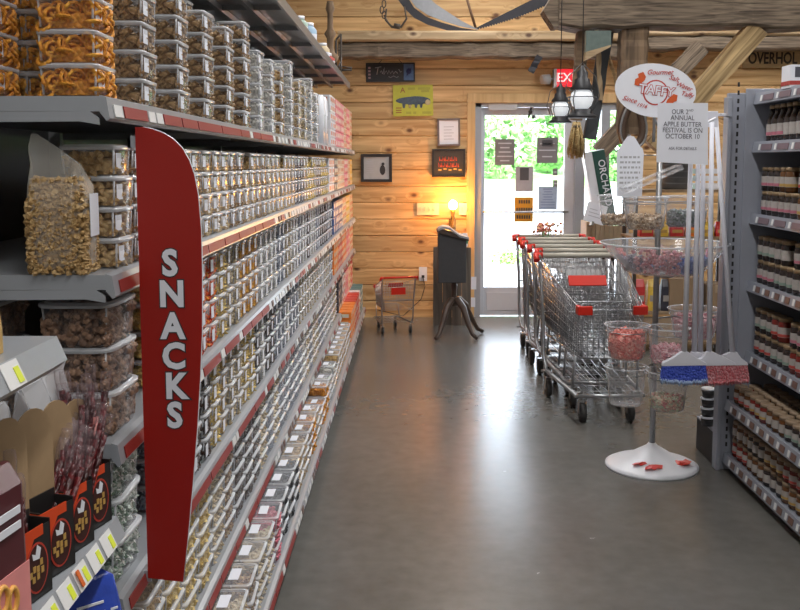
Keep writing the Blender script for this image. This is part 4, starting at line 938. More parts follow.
o = beam('barn_beam', old_wood, bx0, 5.1, BGY-.02, BGY+.26, bz, bz+.30, 'thick rough hewn barn beam over the carts and candy rack', 'beam', 26, .014)
t = thing('beam_tenon', 'short dark angled timber block fitted to the cut end of the barn beam', 'beam', (bx0-.002, BGY+.1, bz))
b = MB(); b.prism([(-.085,.08),(-.11,.12),(-.02,.27),(0,.28),(0,-.0),(-.03,.0)], lambda u, v, w_: (u, w_-.08, v), .18); b.build('block', old_wood, t)
px0, px1 = P(621, 60, BGY+.05).x, P(648, 60, BGY+.05).x
beam('barn_post', old_woodz, px0, px1, BGY+.03, BGY+.2, P(630,134,BGY+.1).z, bz+.01, 'squared brown timber post carrying the barn beam behind the oval sign', 'post', 16, .006)
def strut(name, m, a, c, w_, d_, Y, label, cat='brace', grp=None):
    A, C = P(*a, Y), P(*c, Y); v = Vector((C.x-A.x, C.z-A.z)); L = v.length; ang = math.atan2(v.y, v.x)
    b = MB(); rs = random.Random(int(L*100)); lo = []
    for i in range(9):
        x = L*i/8; q = lambda: rs.uniform(-.005, .005)
        lo.append([(x,q(),-w_/2+q()),(x,d_+q(),-w_/2+q()),(x,d_+q(),w_/2+q()),(x,q(),w_/2+q())])
    b.loops(lo, 0, False, True, True); o = b.build(name, m, None, (A.x, Y, A.z)); o.rotation_euler = (0, -ang, 0); tag(o, label, cat, grp); return o
strut('barn_brace', tan_wood, (655, 148), (760, 27), .15, .12, BGY+.02, 'light tan diagonal brace rising from the post to the barn beam')
strut('barn_brace', old_wood, (600, 152), (703, 46), .16, .10, 9.07, 'dark diagonal brace behind the oval candy sign')
strut('old_board', mat('slate_board', (.045,.05,.055), .6, 0, .2), (590, 139), (608, 28), .095, .03, 7.2, 'long dark slate coloured board hanging slanted between the lanterns and the post', 'board')
strut('old_post', old_woodz, (577, 120), (584, 28), .085, .08, 7.14, 'thin dark brown upright timber behind the larger lantern', 'post')
strut('wood_strip', pale_board, (601, 100), (597, 28), .03, .02, 7.12, 'thin pale upright wooden strip beside the slate board', 'board')
b = MB(); pp = [P(a, c, 7.25) for a, c in ((607,50),(610,62),(615,76),(618,92),(620,108),(621,122))]; b.tube(pp, [.012,.016,.015,.014,.016,.012], 7); o = b.build('bent_branch', tan_wood); tag(o, 'pale bent branch hanging beside the timber post', 'branch')
# greenish glass box on beam end, small iron things
t = thing('glass_case', 'small dusty grey green glass case fixed under the end of barn beam', 'case', (P(598,40,6.95).x, 6.93, P(598,52,6.93).z))
b = MB(); b.prism([(-.09,-.01),(.09,.04),(.09,.15),(-.09,.15)], lambda u, v, w_: (u, w_, v), .06); b.build('case', mat('dusty_glass', (.13,.17,.155), .3, .1, .35, 25), t)
b = MB(); b.prism([(-.095,-.06),(.085,.035),(.09,.05),(-.09,.0)], lambda u, v, w_: (u, w_-.005, v), .07); b.build('lower_board', pale_board, t)

# saws and irons on the ledge
lz = P(400, 31, RY).z + .004; LY = RY+.02
bl_ = mat('scythe_steel', (.22,.225,.24), .38, .7, .15); bd = mat('saw_iron_dark', (.035,.035,.042), .5, .5, .2)
t = thing('scythe_blade', 'curved grey scythe blade lying against the wall on the ledge', 'tool', (0, LY, 0))
out = [(410,0),(416,8),(428,16),(444,22),(460,27),(478,30.5)]; inn = [(478,30),(462,22),(448,13),(436,5),(424,-6),(416,-10),(404,-12)]
Q = [P(a, c, LY) for a, c in out + inn]; b = MB(); b.prism([(q.x, q.z+.008) for q in Q][::-1], lambda u, v, w_: (u, w_, v), .012); b.build('blade', bl_, t)
Q = [P(a, c, LY) for a, c in [(398,0),(404,8),(414,18),(428,25),(447,30.5),(478,31),(460,28),(442,23),(426,17),(414,8),(408,-2),(400,-12)]]; b = MB(); b.prism([(q.x, q.z+.006) for q in Q][::-1], lambda u, v, w_: (u, .014+w_, v), .02); b.build('spine', bd, t)
t = thing('cross_saw', 'dark crosscut saw with toothed lower edge lying slanted above the ledge', 'tool', (0, LY+.04, 0))
A, C = P(476, 30.0, LY), P(566, -4, LY); n = 34; tp = [(C.x, C.z+.20), (A.x+.35, A.z+.26-.02), (A.x+.0, A.z+.02)]; tp = [(C.x, C.z+.13), (A.x, A.z+.025)]
lo = []
for i in range(n+1):
    f_ = i/n; x = A.x+(C.x-A.x)*f_; z = A.z+(C.z-A.z)*f_ - .05*math.sin(f_*math.pi)*.6; lo.append((x, z)); 
    if i < n: lo.append((x+(C.x-A.x)/n*.5, z+.014+(C.z-A.z)/n*.5))
b = MB(); b.prism(lo + tp, lambda u, v, w_: (u, w_, v), .006); b.build('blade', bd, t)
b = MB(); q0, q1 = P(467,-2,LY), P(476,28,LY); b.tube([(q0.x,-.01,q0.z),(q1.x,-.01,q1.z)], .013, 7); b.build('handle', mat('handle_brown', (.12,.06,.03), .6), t)
strut('saw_handle', bd, (531, 72), (540, 56), .06, .02, RY-.06, 'short dark iron wedge hanging under the timber rail above the door', 'tool')
t = thing('iron_trap', 'old iron trap with chain and jaws hanging over the ledge', 'trap', (0, LY, 0))
b = MB()
for k, (a, c) in enumerate(((386,-6),(384,4),(382,10),(384,15))): q = P(a, c, LY); b.tubeloop([Vector((q.x+.018*math.cos(w_*.7), -.01, q.z+.035*math.sin(w_*.7))) for w_ in range(9)], .006, 5)
q = P(396, 22, LY); 
for s in (-1, 1): b.tube([(q.x-.09,-.015,q.z+.12),(q.x-.1,-.02*s,q.z+.02),(q.x-.04,-.03*s,q.z-.045),(q.x+.05,-.03*s,q.z-.045),(q.x+.1,-.02*s,q.z+.03),(q.x+.08,-.015,q.z+.14)], .009, 6)
b.tube([P(384,15,LY)-Vector((0,LY,0)), (q.x-.06,-.02,q.z-.03)], .007, 6); b.tube([(q.x-.02,-.04,q.z-.04),(q.x+.04,-.04,q.z-.05)], .025, 8)
b.build('jaws', mat('old_iron', (.09,.075,.065), .55, .5, .2), t)

# turned spindle and bits on the canopy shelf end
SY = 7.9; cz = CANZ+.012
t = thing('turned_spindle', 'dark turned wooden spindle standing at the end of the canopy shelf', 'ornament', (P(329,30,SY).x+.01, SY, cz))
b = MB(); b.lathe([(.07,.0),(.075,.03),(.05,.05),(.03,.08),(.028,.10),(.05,.13),(.055,.16),(.03,.19),(.02,.24),(.022,.30),(.04,.34),(.02,.38),(.018,.5),(.03,.54),(.02,.6)], 14); b.v = [(x*1.25, y*1.25, z) for x, y, z in b.v]; b.build('spindle', old_woodz, t)
t = thing('iron_bracket', 'thin dark iron coat hook bracket at the far end of canopy shelf', 'bracket', (0, Y1-.765, 0))
b = MB(); pa = [P(*v, Y1-.765) for v in ((341,34),(341,66),(352,68))]; b.tube([(v.x,0,v.z) for v in pa], .010, 6); pa = [P(*v, Y1-.765) for v in ((336,40),(336,72),(341,62))]; b.tube([(v.x,0,v.z) for v in pa], .012, 6); q = P(345,70,Y1-.765); b.tube([(q.x-.06,0,q.z),(q.x+.06,0,q.z)], .012, 6); b.tube([(P(336,40,Y1-.765).x,0,P(336,40,Y1-.765).z),(P(341,34,Y1-.765).x,0,P(341,34,Y1-.765).z)], .01, 6); q = P(341,66,Y1-.765); b.tube([(q.x-.0,0,q.z),(q.x,0,CANZ+.008)], .012, 6); b.build('hook', mat('old_iron', (.09,.075,.065)), t)
for i, (a, yy, m_, w_, h_, lab) in enumerate(((-.64, 7.25, LAB['red'], .06, .09, 'small red and white package on the canopy shelf beside the spindle'), (-.63, 6.8, mat('cream_jar', (.60,.48,.30), .5), .05, .11, 'cream coloured rounded jar on the canopy shelf'), (-.63, 5.9, mat('pale_blue_can', (.30,.45,.60), .4), .05, .12, 'pale blue printed can near the middle of canopy shelf'), (-.64, 5.5, mat('green_can', (.30,.42,.36), .4), .05, .10, 'grey green can on the canopy shelf nearest the camera'))):
    t = thing('canopy_goods', lab, 'package', (a, yy, cz)); b = MB(); b.lathe([(w_*.9,0),(w_,.006),(w_,h_*.8),(w_*.6,h_)], 16); b.build('container', m_, t); b = MB(); b.lathe([(w_*.62,h_),(w_*.62,h_+.02)], 16); b.build('lid', white, t); b = MB(); b.lathe([(w_+.0007,h_*.25),(w_+.0007,h_*.6)], 16, cap0=False, cap1=False); b.build('label_band', paper, t)

# ------------------------------------------------------------------ things on the far wall
PYW = WY-.022
def panel(name, x0, y0, x1, y1, label, cat, fm, im, fw=.02, th=.02, tilt=0.):
    A, C = P(x0, y0, PYW), P(x1, y1, PYW); cx_, cz_ = (A.x+C.x)/2, (A.z+C.z)/2; w_, h_ = (C.x-A.x)/2, (A.z-C.z)/2
    t = thing(name, label, cat, (cx_, PYW, cz_)); t.rotation_euler = (0, R(tilt), 0)
    if fw:
        b = MB(); b.box(-w_, w_, -th, 0, h_-fw, h_); b.box(-w_, w_, -th, 0, -h_, -h_+fw); b.box(-w_, -w_+fw, -th, 0, -h_+fw, h_-fw); b.box(w_-fw, w_, -th, 0, -h_+fw, h_-fw); b.build('frame', fm, t)
        bx('picture', im, -w_+fw, w_-fw, -th*.5, -.001, -h_+fw, h_-fw, t)
    else: bx('panel', im, -w_, w_, -.006, 0, -h_, h_, t)
    return t, w_, h_
t, w_, h_ = panel('chalk_sign', 366, 63, 415, 82, 'narrow dark wooden sign with white script and blue emblem, hung by string', 'sign', dark, mat('chalk_black', (.045,.045,.048), .7, 0, .3, 30), .014, tilt=-.5)
b = MB(); b.box(.13, w_-.014, -.0125, -.010, -h_+.014, h_-.014); b.build('blue_panel', mat('panel_blue', (.10,.17,.33), .6, 0, .35, 60), t)
b = MB(); b.ball((.18,-.012,.01), .028, 6, 0, (1,.15,1)); b.tube([(.16,-.015,-.03),(.2,-.015,.035)], .006, 5); b.build('emblem', mat('emblem_navy', (.02,.03,.14)), t)
squiggle([[(-.15,.045),(-.09,.055),(-.12,.05),(-.135,-.02)],[(-.10,.0),(-.09,.02),(-.08,-.015),(-.06,.05),(-.065,-.02),(-.04,.015),(-.03,-.015),(-.015,.02),(.0,-.01),(.02,.015),(.03,-.015),(.05,.01),(.07,-.01)],[(-.02,-.04),(.0,-.05),(.03,-.035),(.06,-.05),(.08,-.04)],[(.08,.03),(.10,.0),(.11,.01)]], .0035, greypaper, t, -.0115)
b = MB()
for k in range(4): b.box(-w_+.022, -w_+.045, -.012, -.010, -.06+.032*k, -.042+.032*k)
b.build('side_marks', mat('mark_pink', (.45,.30,.32)), t); b = MB(); b.tube([(-.11,-.005,h_),(-.05,0,h_+.07)], .003, 4); b.tube([(.11,-.005,h_),(.05,0,h_+.07)], .003, 4); b.build('string', dark, t)
t, w_, h_ = panel('yellow_poster', 393, 85, 433, 116, 'yellow green poster with a dark blue fish shaped machine drawing', 'poster', None, mat('poster_yellow', (.50,.50,.06), .6, 0, .1, 30), 0, tilt=-1)
b = MB(); n = 20; b.prism([(.16*math.cos(2*math.pi*k/n)*(1 if math.cos(2*math.pi*k/n) > 0 else 1.15), .042*math.sin(2*math.pi*k/n)*(1 if math.cos(2*math.pi*k/n) > 0 else .9)) for k in range(n)], lambda u, v, q: (u+.012, -.0075+q, v-.0), .001)
for x in (-.09,-.03,.03,.08): b.prism([(x-.018,-.03),(x+.018,-.03),(x+.006,-.075),(x-.012,-.07)], lambda u, v, q: (u, -.0075+q, v), .001)
b.build('drawing', mat('drawing_blue', (.07,.10,.14), .6, 0, .5, 50), t)
b = MB(); b.ball((.145,-.008,-.02), .028, 6, 0, (1,.05,1)); b.ball((-.03,-.008,-.055), .016, 6, 0, (1,.05,1)); b.build('drawing_wheels', mat('drawing_tan', (.48,.40,.22)), t)
b = MB(); 
for x, z, u in ((-.05,.115,.07),(.05,.115,.12),(-.0,.085,.0),(.08,.09,.08),(-.07,-.12,.05),(.0,-.12,.03),(.09,-.12,.09)): b.box(x-.0, x+u, -.0072, -.006, z-.012, z+.012)
b.build('lettering', mat('poster_olive', (.38,.37,.05)), t)
text('A', .07, mat('print_brown', (.30,.10,.03)), t, (-.10,-.0065,.10), (R(90),0,0), .001, .0004)
b = MB(); [b.box(-.17, -.115, -.0072, -.006, -.12+k*.022, -.11+k*.022) for k in range(3)]; b.build('corner_marks', mat('print_brown', ()), t)
t, w_, h_ = panel('framed_certificate', 437.5, 118.5, 460, 146, 'white certificate in a thin grey brown frame beside the door', 'picture', mat('frame_greybrown', (.16,.13,.13), .5), paper, .018, tilt=-1)
b = MB(); [b.box(-.05, .05-.02*(k % 2), -.0115, -.010, -.07+k*.03, -.064+k*.03) for k in range(5)]; b.build('print', mat('faint_print', (.45,.46,.52)), t)
t, w_, h_ = panel('framed_picture', 432, 149, 465, 177, 'black framed picture with red and yellow lettering on black, beneath the certificate', 'picture', dark, mat('picture_dark', (.05,.045,.04), .4), .02)
for q_, (zz, xx) in enumerate(((.04, -.09), (-.02, -.10))):
    squiggle([[(xx+k*.03, zz+.022), (xx+k*.03+.004, zz-.02), (xx+k*.03+.016, zz+.004+(.012 if (k+q_) % 2 else -.01)), (xx+k*.03+.02, zz-.02)] for k in range(6+q_)], .0045, mat('print_redorange', (.62,.09,.05), .5), t, -.011)
b = MB(); [b.box(-.10+.05*k, -.07+.05*k, -.012, -.010, -.075+.01*(k%2), -.062+.01*(k%2)) for k in range(5)]; b.build('yellow_marks', mat('mark_yellow', (.60,.42,.10)), t)
t, w_, h_ = panel('framed_photograph', 361, 154, 392, 182, 'wide black frame holding a grey page and a small dark figure photograph', 'picture', dark, mat('photo_grey', (.40,.42,.44), .5, 0, .1, 20), .028)
b = MB(); n = 12; b.prism([(.06+.028*math.cos(2*math.pi*k/n), -.02+.05*math.sin(2*math.pi*k/n)) for k in range(n)], lambda u, v, q: (u, -.012+q, v), .001); b.ball((.065,-.012,.04), .015, 6, 0, (1,.1,1)); b.build('figure', ink, t)
b = MB(); [b.box(-.10, -.02-.01*(k % 3), -.0115, -.010, -.05+k*.022, -.045+k*.022) for k in range(6)]; b.build('print', mat('faint_print', ()), t)
for i, (x0, x1) in enumerate(((417, 439), (459, 471))):
    t, w_, h_ = panel('switch_plate', x0, 203, x1, 215, ['wide cream switch plate with several switches on the pine wall', 'smaller cream switch plate half behind the glowing bulb'][i], 'switch', None, mat('plate_cream', (.62,.55,.42), .4), 0)
    b = MB(); [b.box(-w_+.03+.046*k-.008, -w_+.03+.046*k+.008, -.014, -.006, -.018, .018) for k in range(4 - 2*i)]; b.build('switch', mat('switch_ivory', (.50,.44,.33)), t)
t, w_, h_ = panel('wall_outlet', 419, 267, 427, 281, 'white wall outlet with a dark cord plugged in low on the pine wall', 'outlet', None, white, 0)
bx('plug', black, -.014, .014, -.03, -.006, -.035, -.01, t); b = MB(); b.tube([(0,-.02,-.03),(.02,-.05,-.12),(-.02,-.05,-.25),(-.2,-.04,-.42),(-.45,-.04,-.36)], .004, 5); b.build('cord', black, t)

# bare glowing bulb on bracket
q = P(453, 205, WY-.16)
t = thing('bulb_lamp', 'bare glowing warm bulb on a short turned stem against the pine wall', 'lamp', (q.x, WY-.16, q.z))
b = MB(); b.ball((0,0,0), .042, 10, 0, (1,1,1.15)); b.build('bulb', mat('bulb_glow', (1,.8,.5), .3, emit=(1.,.62,.22), es=60), t)
b = MB(); b.lathe([(.028,-.24),(.03,-.21),(.016,-.19),(.022,-.14),(.014,-.10),(.024,-.07),(.024,-.04)], 12); b.tube([(0,0,-.22),(0,.08,-.25),(0,.155,-.22)], .012, 8); b.box(-.035,.035,.135,.142,-.30,-.15); b.build('stem', mat('brass_old', (.30,.19,.07), .4, .6), t)
l = bpy.data.lights.new('bulb_light', 'POINT'); l.energy = 24; l.color = (1., .36, .045); l.shadow_soft_size = .05; o = bpy.data.objects.new('bulb_light', l); COL.objects.link(o); o.parent = t; o.location = (0, -.06, .02)

# EXIT sign with its emergency lamps
t = thing('exit_sign', 'lit red EXIT sign with white letters and a grey lamp head above the door', 'sign', (P(569,78,WY-.1).x, WY-.1, P(569,78,WY-.1).z))
bx('sign_face', mat('exit_red', (.65,.01,.02), .4, emit=(1,.02,.04), es=.75), -.125, .125, -.02, .0, -.085, .085, t, .004); text('EXIT', .12, mat('exit_letters', (.8,.6,.6), .4, emit=(1,.7,.7), es=.7), t, (0,-.0215,0), (R(90),0,0), .0018, .0006)
b = MB(); b.box(-.15,-.12,-.02,.08,-.09,.09); b.box(-.15,.12,.005,.075,-.08,.08); b.build('housing', lgrey, t, None, .003)
b = MB(); b.tube([(-.15,.02,-.01),(-.19,.02,-.01)], .012, 8); b.tube([(-.19,.02,-.01),(-.27,.0,-.015)], [.05,.045], 12); b.build('lamp_head', greypaper, t)

# papers on the door glass
PD = Yd+.018
def sheet(name, x0, y0, x1, y1, label, m, bars=None, dark_=None):
    A, C = P(x0, y0, PD), P(x1, y1, PD); cx_, cz_ = (A.x+C.x)/2, (A.z+C.z)/2; w_, h_ = (C.x-A.x)/2, (A.z-C.z)/2
    o = bx(name, m, -w_, w_, -.002, 0, -h_, h_); o.location = (cx_, PD, cz_); tag(o, label, 'notice', 'notices taped to the door glass')
    if bars:
        b = MB(); rs = random.Random(int(x0))
        for k in range(bars): z = h_-(k+1)*2*h_/(bars+1); u = w_*rs.uniform(.4,.8); b.box(-u, u, -.0032, -.002, z-.006, z+.006)
        b.build('print', dark_ or mat('faint_print', ()), o)
    return o, w_, h_
gp1 = mat('notice_grey', (.16,.155,.17), .6, 0, .15, 12)
def blackish(o, w_, h_, z0, z1): b = MB(); b.box(-w_*.5, w_*.5, -.0032, -.002, h_*z0, h_*z1); b.build('dark_block', mat('notice_block', (.06,.06,.07)), o)
sheet('door_notice', 495, 139, 514.5, 165, 'grey notice with rows of print, upper hinge side of the door glass', gp1, 5)
o, w_, h_ = sheet('door_notice', 537, 137.5, 557.5, 163, 'grey notice with small dark emblem and red line, upper latch side of glass', gp1, 3); blackish(o, w_, h_, .3, .8)
o, w_, h_ = sheet('door_notice', 515.5, 166.5, 533, 191.5, 'pale grey notice with a dark square picture, middle of the door glass', mat('notice_pale', (.30,.30,.34), .6), None); blackish(o, w_, h_, -.1, .9)
o, w_, h_ = sheet('door_notice', 514.5, 197, 533, 222, 'bright orange yellow notice with black writing on the door glass', mat('notice_orange', (.50,.23,.01), .5), None)
b = MB()
for k, (z, u) in enumerate(((.62,.55),(.0,.8),(-.6,.75))):
    x = -w_*u
    while x < w_*u: b.box(x, x+.016, -.0032, -.002, h_*z-.018, h_*z+.018); x += .024
b.build('black_print', ink, o)
sheet('door_notice', 538.5, 186.5, 557, 210, 'pale blue sheet covered in fine print on the door glass', mat('notice_blue', (.30,.38,.52), .6), 8, mat('print_blue', (.18,.24,.38)))
for i, y in enumerate((168.5, 180)): sheet('door_sticker', 553, y, 557.5, y+7, ['small dark grey sticker at the latch edge, upper of two', 'small dark grey sticker at the latch edge, lower of two'][i], gp1, 1)

# ------------------------------------------------------------------ pedestal magazine stand and board behind
SX = P(454, 320, 8.45).x
t = thing('pedestal_stand', 'dark slant topped box on a turned pole with three curved legs', 'stand', (SX, 8.45, 0), R(0))
cb_ = mat('stand_charcoal', (.045,.046,.05), .6, 0, .15)
bx_l, bx_r = P(438,250,8.4).x-SX, P(466,250,8.4).x-SX; z0, z1, z2 = P(450,282,8.4).z, P(439,232,8.4).z, P(466,240,8.4).z
b = MB(); b.prism([(bx_l,z0),(bx_r,z0),(bx_r,z2),(bx_l,z1)], lambda u, v, w_: (u, w_-.12, v), .24); b.build('box', cb_, t, None, .004)
wd = mat('stand_dark_wood', (.06,.04,.03), .45)
b = MB(); b.lathe([(.03,.27),(.045,.29),(.03,.33),(.022,.40),(.028,.46),(.022,z0)], 12); b.build('pole', wd, t)
for k, a in enumerate((-125, -50, 25)):
    c, s = math.cos(R(a)), math.sin(R(a)); b = MB(); b.tube([(.0,.0,.33),(.05*c,.05*s,.33),(.12*c,.12*s,.27),(.18*c,.18*s,.15),(.24*c,.24*s,.05),(.30*c,.30*s,.019)], [.026,.032,.03,.024,.019,.017], 8); b.build('leg', wd, t)
b = MB(); sl_ = (z2-z1)/(bx_r-bx_l)
b.prism([(bx_l-.012,z1+.004),(bx_r+.02,z2-.004),(bx_r+.02,z2+.014),(bx_l+.03,z1+.03),(bx_l-.012,z1+.018)], lambda u, v, w_: (u, w_-.14, v), .28); b.build('top_lip', wd, t)
t = thing('newspaper', 'curled grey newspapers lying on the slanted top of the pedestal stand', 'newspaper', (SX, 8.45, 0))
b = MB(); P_ = [(bx_l-.0, z1+.032),(bx_l+.04, z1+.052),(bx_l+.10, z1+.045),(bx_r-.06, z2+.05),(bx_r+.02, z2+.028)]
b.loops([[(u, yy, v) for u, v in P_] + [(u, yy, v-.018) for u, v in P_[::-1]] for yy in (-.15, .14)], 0, False, True, True); b.build('pages', mat('newsprint', (.30,.31,.33), .8, 0, .25, 50), t)
t = thing('old_board_stand', 'upright grey weathered board standing behind the dark pedestal box', 'board', (0, 9.0, 0)); a_, c_ = P(433,300,9.0).x, P(471,300,9.0).x
b = MB(); zt_ = P(450,247,9.0).z
for k in range(4): w_ = (c_-a_)/4; b.box(a_+k*w_+.002, a_+(k+1)*w_-.002, 0, .02, .0, zt_-.006*(k % 2))
b.box(a_, c_, .02, .04, .15, .22); b.box(a_, c_, .02, .04, zt_-.2, zt_-.13); b.build('boards', pine('grey_boards', (.05,.042,.036), (.17,.145,.12), plank=9., knots=False, axis='Z'), t)
bx('white_papers', paper, c_-.0, c_+.05, -.005, .002, .35, .47, t); bx('lower_papers', paper, c_+.0, c_+.04, -.005, .002, .18, .27, t)
b = MB(); q = P(468,240,8.7)
t = thing('green_bottle', 'small green and white packet tucked beside the pedestal stand top', 'packet', (P(465,250,9.0).x, 9.02, zt_+.001)); 
b = MB(); b.loops([rrect(.05,.03,.006,0), rrect(.055,.035,.006,.05), rrect(.045,.02,.005,.13)], 0, False, True, True); b.build('packet_body', white, t); bx('green_band', mat('packet_green', (.08,.28,.16)), -.029, .029, -.019, .019, .03, .07, t)

# ------------------------------------------------------------------ lanterns
def lantern(x, y, Y, s, label, wy):
    q = P(x, y, Y); t = thing('hanging_lantern', label, 'lantern', (q.x, Y, q.z)); t.scale = (s, s, s)
    b = MB(); b.lathe([(.11,.0),(.115,.012),(.085,.03),(.075,.06),(.06,.065)], 20); b.build('base', dark, t)
    b = MB(); b.lathe([(.045,.065),(.07,.09),(.085,.135),(.078,.18),(.05,.205)], 20, cap0=False, cap1=False); b.build('globe', mat('lantern_globe', (.85,.87,.9), .15, emit=(.9,.95,1), es=.45), t)  # faint emission on the globe stands in for its bright reflection
    b = MB(); b.lathe([(.085,.20),(.09,.21),(.06,.25),(.055,.28),(.04,.29),(.042,.33),(.022,.35),(.012,.38)], 20); b.build('cap', dark, t)
    b = MB()
    for k in range(4): a = math.pi/4+k*math.pi/2; b.tube([(.08*math.cos(a),.08*math.sin(a),.03),(.108*math.cos(a),.108*math.sin(a),.13),(.08*math.cos(a),.08*math.sin(a),.21)], .005, 5)
    b.tubeloop([Vector((.104*math.cos(2*math.pi*k/20),.104*math.sin(2*math.pi*k/20),.15)) for k in range(20)], .004, 5); b.tube([(-.085,0,.06),(-.13,0,.16),(-.10,0,.30),(0,0,.40),(.10,0,.30),(.13,0,.16),(.085,0,.06)], .004, 5); b.build('wire_guard', dgrey, t)
    top = (wy - q.z)/s; b = MB(); b.tube([(0,0,.38),(0,0,top)], .0035/s, 5); b.build('hanging_wire', dark, t)
    return t
lantern(560, 123, 6.7, .72, 'smaller black railroad lantern with bright globe, hanging over the door', CEIL-.22)
lantern(581.5, 118, 6.7, .95, 'larger black railroad lantern with bright globe, hanging beside the EXIT sign', CEIL-.22)
q = P(576, 158, 8.3)
t = thing('straw_bundle', 'straw coloured dried bundle hanging beneath the larger lantern beside the door', 'bundle', (q.x, 8.3, q.z))
b = MB(); rs = random.Random(2)
for i in range(60): a = rs.uniform(0,6.28); rr_ = rs.uniform(.01,.06); b.tube([(rr_*.5*math.cos(a), rr_*.5*math.sin(a), .31),(rr_*math.cos(a), rr_*math.sin(a), .16),(rr_*1.3*math.cos(a), rr_*1.3*math.sin(a), rs.uniform(-.01,.05))], [.004,.009,.004], 4)
b.build('stalks', pieces('straw', (.30,.20,.08), (.62,.48,.24), (.48,.34,.14), .8), t); b = MB(); b.lathe([(.035,.26),(.036,.28)], 12); b.build('tie', old_wood, t); b = MB(); b.tube([(0,0,.3),(0,0,CEIL-.22-q.z)], .003, 4); b.build('string', dark, t)

# ------------------------------------------------------------------ display shelf and boxes beyond the rack
DY = 7.75; dx0, dx1 = P(632, 300, DY).x, P(735, 300, DY).x
t = thing('display_shelf', 'dark open wooden display shelf beyond the candy rack', 'shelving', (0, 0, 0))
dz = [P(680, 312, DY).z, P(680, 237, DY).z, P(680, 190, DY).z]
b = MB(); [b.box(x, x+.03, y, y+.03, 0, dz[2]+.02) for x in (dx0, dx1-.03) for y in (DY, DY+.4)]; b.build('posts', wd, t)
for z in [.08]+dz: bx('board', mat('shelf_tan_wood', (.28,.19,.11), .6, 0, .2), dx0-.01, dx1+.01, DY-.01, DY+.44, z-.02, z, t)
kraft = mat('cardboard', (.34,.235,.145), .85, 0, .08, 20); kraft2 = mat('cardboard_pale', (.50,.38,.25), .85, 0, .1, 20)
def carton(x0, y0, x1, y1, Y, d, label, m, base=None):
    A, C = P(x0, y1, Y), P(x1, y0, Y); w_ = (C.x-A.x)/2; h_ = C.z-A.z if base is None else C.z-base
    t = thing('cardboard_box', label, 'box', ((A.x+C.x)/2, Y+d/2, (A.z if base is None else base)+.001)); bx('box_body', m, -w_, w_, -d/2, d/2, 0, h_, t, .003)
    b = MB(); b.box(-w_, w_, -.025, .025, h_, h_+.0008); b.box(-.025, .025, -d/2-.0008, -d/2, h_*.7, h_); b.build('tape', kraft2 if m is kraft else kraft, t); return t
carton(669, 279, 703, 312, DY+.03, .28, 'plain brown cardboard box on the display shelf behind the broom handles', kraft, dz[0])
carton(706, 285, 730, 312, DY+.04, .25, 'smaller brown cardboard box close to the slotted post', kraft, dz[0])
carton(638, 330, 668, 350, DY+.03, .3, 'brown cardboard box low on the display shelf behind the pink taffy', kraft, .08)
# bright packages in rows
random.seed(12)
for i in range(6):
    x = dx0+.12+i*.125; c = ['red','yellow','red','orange','yellow','red'][i]
    b = MB(); b.loops([rrect(.11,.10,.01,0), rrect(.115,.11,.015,.03), rrect(.11,.09,.015,.08), rrect(.09,.02,.005,.12)], 0, False, True, True)
    o = b.build('snack_packet', mat('pack_'+c, PC[c], .3), None, (x, DY+.10, dz[1]+.001)); tag(o, '%s and gold snack packet, %s from the rack pole on the display shelf' % (c, ordw(i+1)), 'packet', 'red and yellow packets'); bx('gold_band', gold, -.04, .04, -.058, -.052, .03, .055, o)
for i, (x, c) in enumerate(((dx0+.05,'red'),(dx0+.16,'yellow'),(dx0+.27,'dark'))):
    b = MB(); b.loops([rrect(.085,.09,.01,0), rrect(.09,.10,.015,.04), rrect(.085,.08,.015,.2), rrect(.07,.02,.005,.26)], 0, False, True, True)
    o = b.build('snack_packet', mat('pack_'+c, PC[c], .3), None, (x+.03, DY+.10, dz[0]+.001)); tag(o, 'tall %s packet standing low on the display shelf just beside the pole' % c, 'packet', 'red and yellow packets'); bx('packet_print', LAB['white'], -.03, .03, -.056, -.05, .08, .13, o)
t = thing('ribbed_bucket', 'dark grey ribbed bucket on top of the display shelf behind the notice', 'bucket', (P(676,175,DY+.2).x, DY+.2, dz[2]+.001)); b = MB(); b.lathe([(.11,0),(.12,.02),(.135,.22),(.14,.225)], 24); b.build('bucket', mat('bucket_grey', (.10,.105,.115), .5), t); b = MB(); [b.tubeloop([Vector(((.119+z*.07)*math.cos(k*.2618),(.119+z*.07)*math.sin(k*.2618),z)) for k in range(24)], .004, 4) for z in (.05,.10,.15,.2)]; b.build('ribs', dgrey, t)
t = thing('white_crate', 'white slatted crate on top of the display shelf next to the grey bucket', 'crate', (P(705,175,DY+.2).x, DY+.2, dz[2]+.001)); b = MB()
for z in (0,.06,.12): b.box(-.10,.10,-.10,-.092,z+.01,z+.05); b.box(-.10,.10,.092,.10,z+.01,z+.05); b.box(-.10,-.092,-.092,.092,z+.01,z+.05); b.box(.092,.10,-.092,.092,z+.01,z+.05)
for x in (-.09,.09): b.box(x-.008,x+.008,-.09,-.076,0,.2); b.box(x-.008,x+.008,.076,.09,0,.2)
b.box(-.09,.09,-.09,.09,0,.01); b.build('slats', white, t)
t = thing('pink_tag', 'fluorescent pink tag hanging on the display shelf edge behind the brooms', 'tag', (P(709,257,DY-.02).x, DY-.016, P(708,265,DY).z)); bx('card', mat('fluorescent_pink', (.85,.03,.22), .5), -.028, .028, -.003, 0, 0, P(708,248,DY).z-P(708,265,DY).z, t); b = MB(); b.tube([(0,0,.13),(0,.0,.24)], .002, 4); b.build('thread', white, t)
t = thing('horse_collar', 'dark brown padded horse collar hanging on the timber post beneath the oval sign', 'collar', (P(633,122,BGY-.08).x, BGY-.075, P(633,125,BGY-.08).z))
